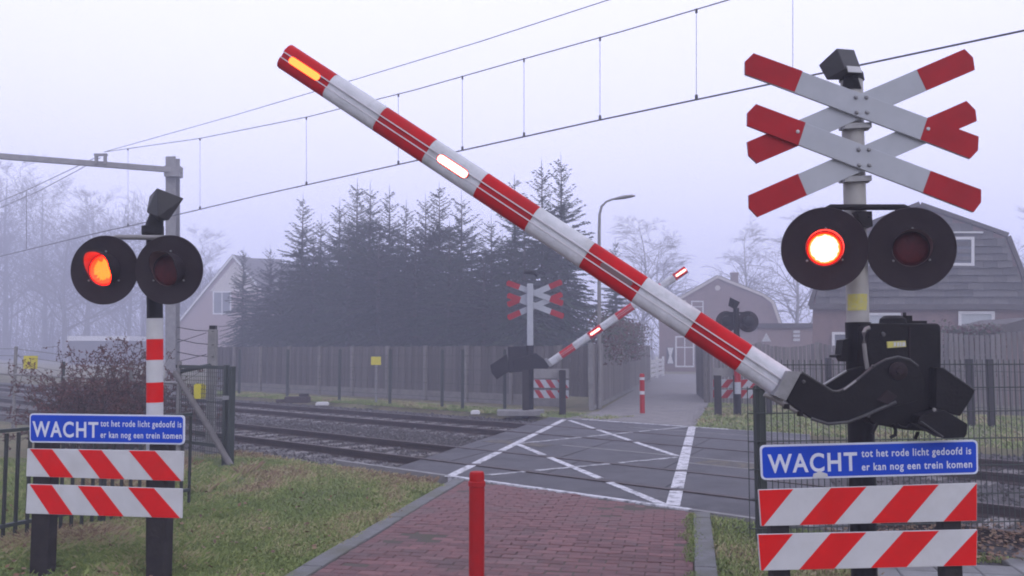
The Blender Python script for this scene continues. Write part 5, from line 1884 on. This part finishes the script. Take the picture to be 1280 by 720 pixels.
def verge_edge():
    a = gr.uniform(8.6, 13.5)
    return ST(gr.uniform(7.2, 8.05), a, -.04)
grass('lawn_grass', 'rough brown grass along the edge of the ballast', 9000, verge_edge, .04, .09, lambda c: c.x < pl_left(c.y) - .1, .6, .0055)
def right_lawn():
    y = gr.uniform(6.2, 9.4)
    return V((gr.uniform(pl_right(y) + .165 + .06 * noise.noise(V((y * 4, 3, 0))), 3.6 + (y - 6) * .5), y, 0))
grass('lawn_grass', 'mossy grass strip right of the footpath', 26000, right_lawn, .02, .055, lambda c: c.dot(N2) < 8.2 and not (c.x > 2.75 and c.y < 7.25), .22, .0055)
def far_verge():
    a = gr.uniform(12.6, 34)
    return ST(gr.uniform(17.2, 18.6), a, 0)
grass('verge_grass', 'grass strip at the foot of the far board fence', 26000, far_verge, .04, .09, lambda c: True, .15, .012)
def far_verge_r():
    s = gr.uniform(17.1, 25)
    return ST(s, gr.uniform(-6, 14.5), 0)
def not_lane(c):
    rx = lerp(G(868, 533.5).x, G(884, 508).x, (c.y - G(868, 533.5).y) / (G(884, 508).y - G(868, 533.5).y))
    return c.x > rx
grass('verge_grass', 'green grass before the picket fence on the right', 45000, far_verge_r, .04, .10, not_lane, .08, .014)
def kerb_moss():
    y = gr.uniform(6.0, 9.2)
    return V((pl_right(y) + gr.gauss(-.01, .035) * (1 + noise.noise(V((y * 3, 7, 0)))), y, .03))
grass('moss_tufts', 'moss and small tufts in the joint of the right kerb', 2600, kerb_moss, .008, .03, lambda c: noise.noise(V((c.y * 2.5, 1, 4))) > -.15, .1, .004)
# dead leaves along the right fence and a few on the lawn
m = MB()
for _ in range(2600):
    if gr.random() < .8:
        c = V((gr.uniform(2.9, 5.6), gr.uniform(7.1, 8.5), .02 + gr.random() * .05))
    else:
        y = gr.uniform(6.3, 11); c = V((gr.uniform(-5.5, pl_left(y) - .2), y, .04))
        if c.dot(N2) > 7.7: continue
    e1 = V((gr.gauss(0, 1), gr.gauss(0, 1), gr.gauss(0, .35))).normalized(); e2 = e1.cross(V((gr.gauss(0, .3), gr.gauss(0, .3), 1))).normalized()
    s_ = gr.uniform(.012, .03)
    m.add([c, c + e1 * s_ + e2 * s_ * .7, c + e1 * s_ * 2, c + e1 * s_ - e2 * s_ * .7], [(0, 1, 2, 3)], gr.randrange(3))
tag(m.build('dead_leaves', M['leaf_litter'], loc=(0, 0, 0)), 'dead brown leaves on the ground by the fence', kind='stuff')

# ------------------------------------------------------------------ fog
hz = MB()
hz.box((0, 25, 17.5), (640, 640, 38))
hb = hz.build('haze', [], loc=(0, 0, 0)) if False else None
me = bpy.data.meshes.new('haze')
me.from_pydata([p for p in hz.v], [], hz.f)
hm = bpy.data.materials.new('fog')
hm.use_nodes = True
hn = hm.node_tree
for n_ in list(hn.nodes): hn.nodes.remove(n_)
mo = hn.nodes.new('ShaderNodeOutputMaterial')
pv = hn.nodes.new('ShaderNodeVolumePrincipled')
pv.inputs['Color'].default_value = (0.80, 0.83, 1.0, 1)
pv.inputs['Density'].default_value = 0.0066
pv.inputs['Anisotropy'].default_value = 0.2
hn.links.new(pv.outputs[0], mo.inputs['Volume'])
me.materials.append(hm)
o = bpy.data.objects.new('haze', me)
col.objects.link(o)
tag(o, 'pale winter fog lying over the whole crossing', kind='stuff')
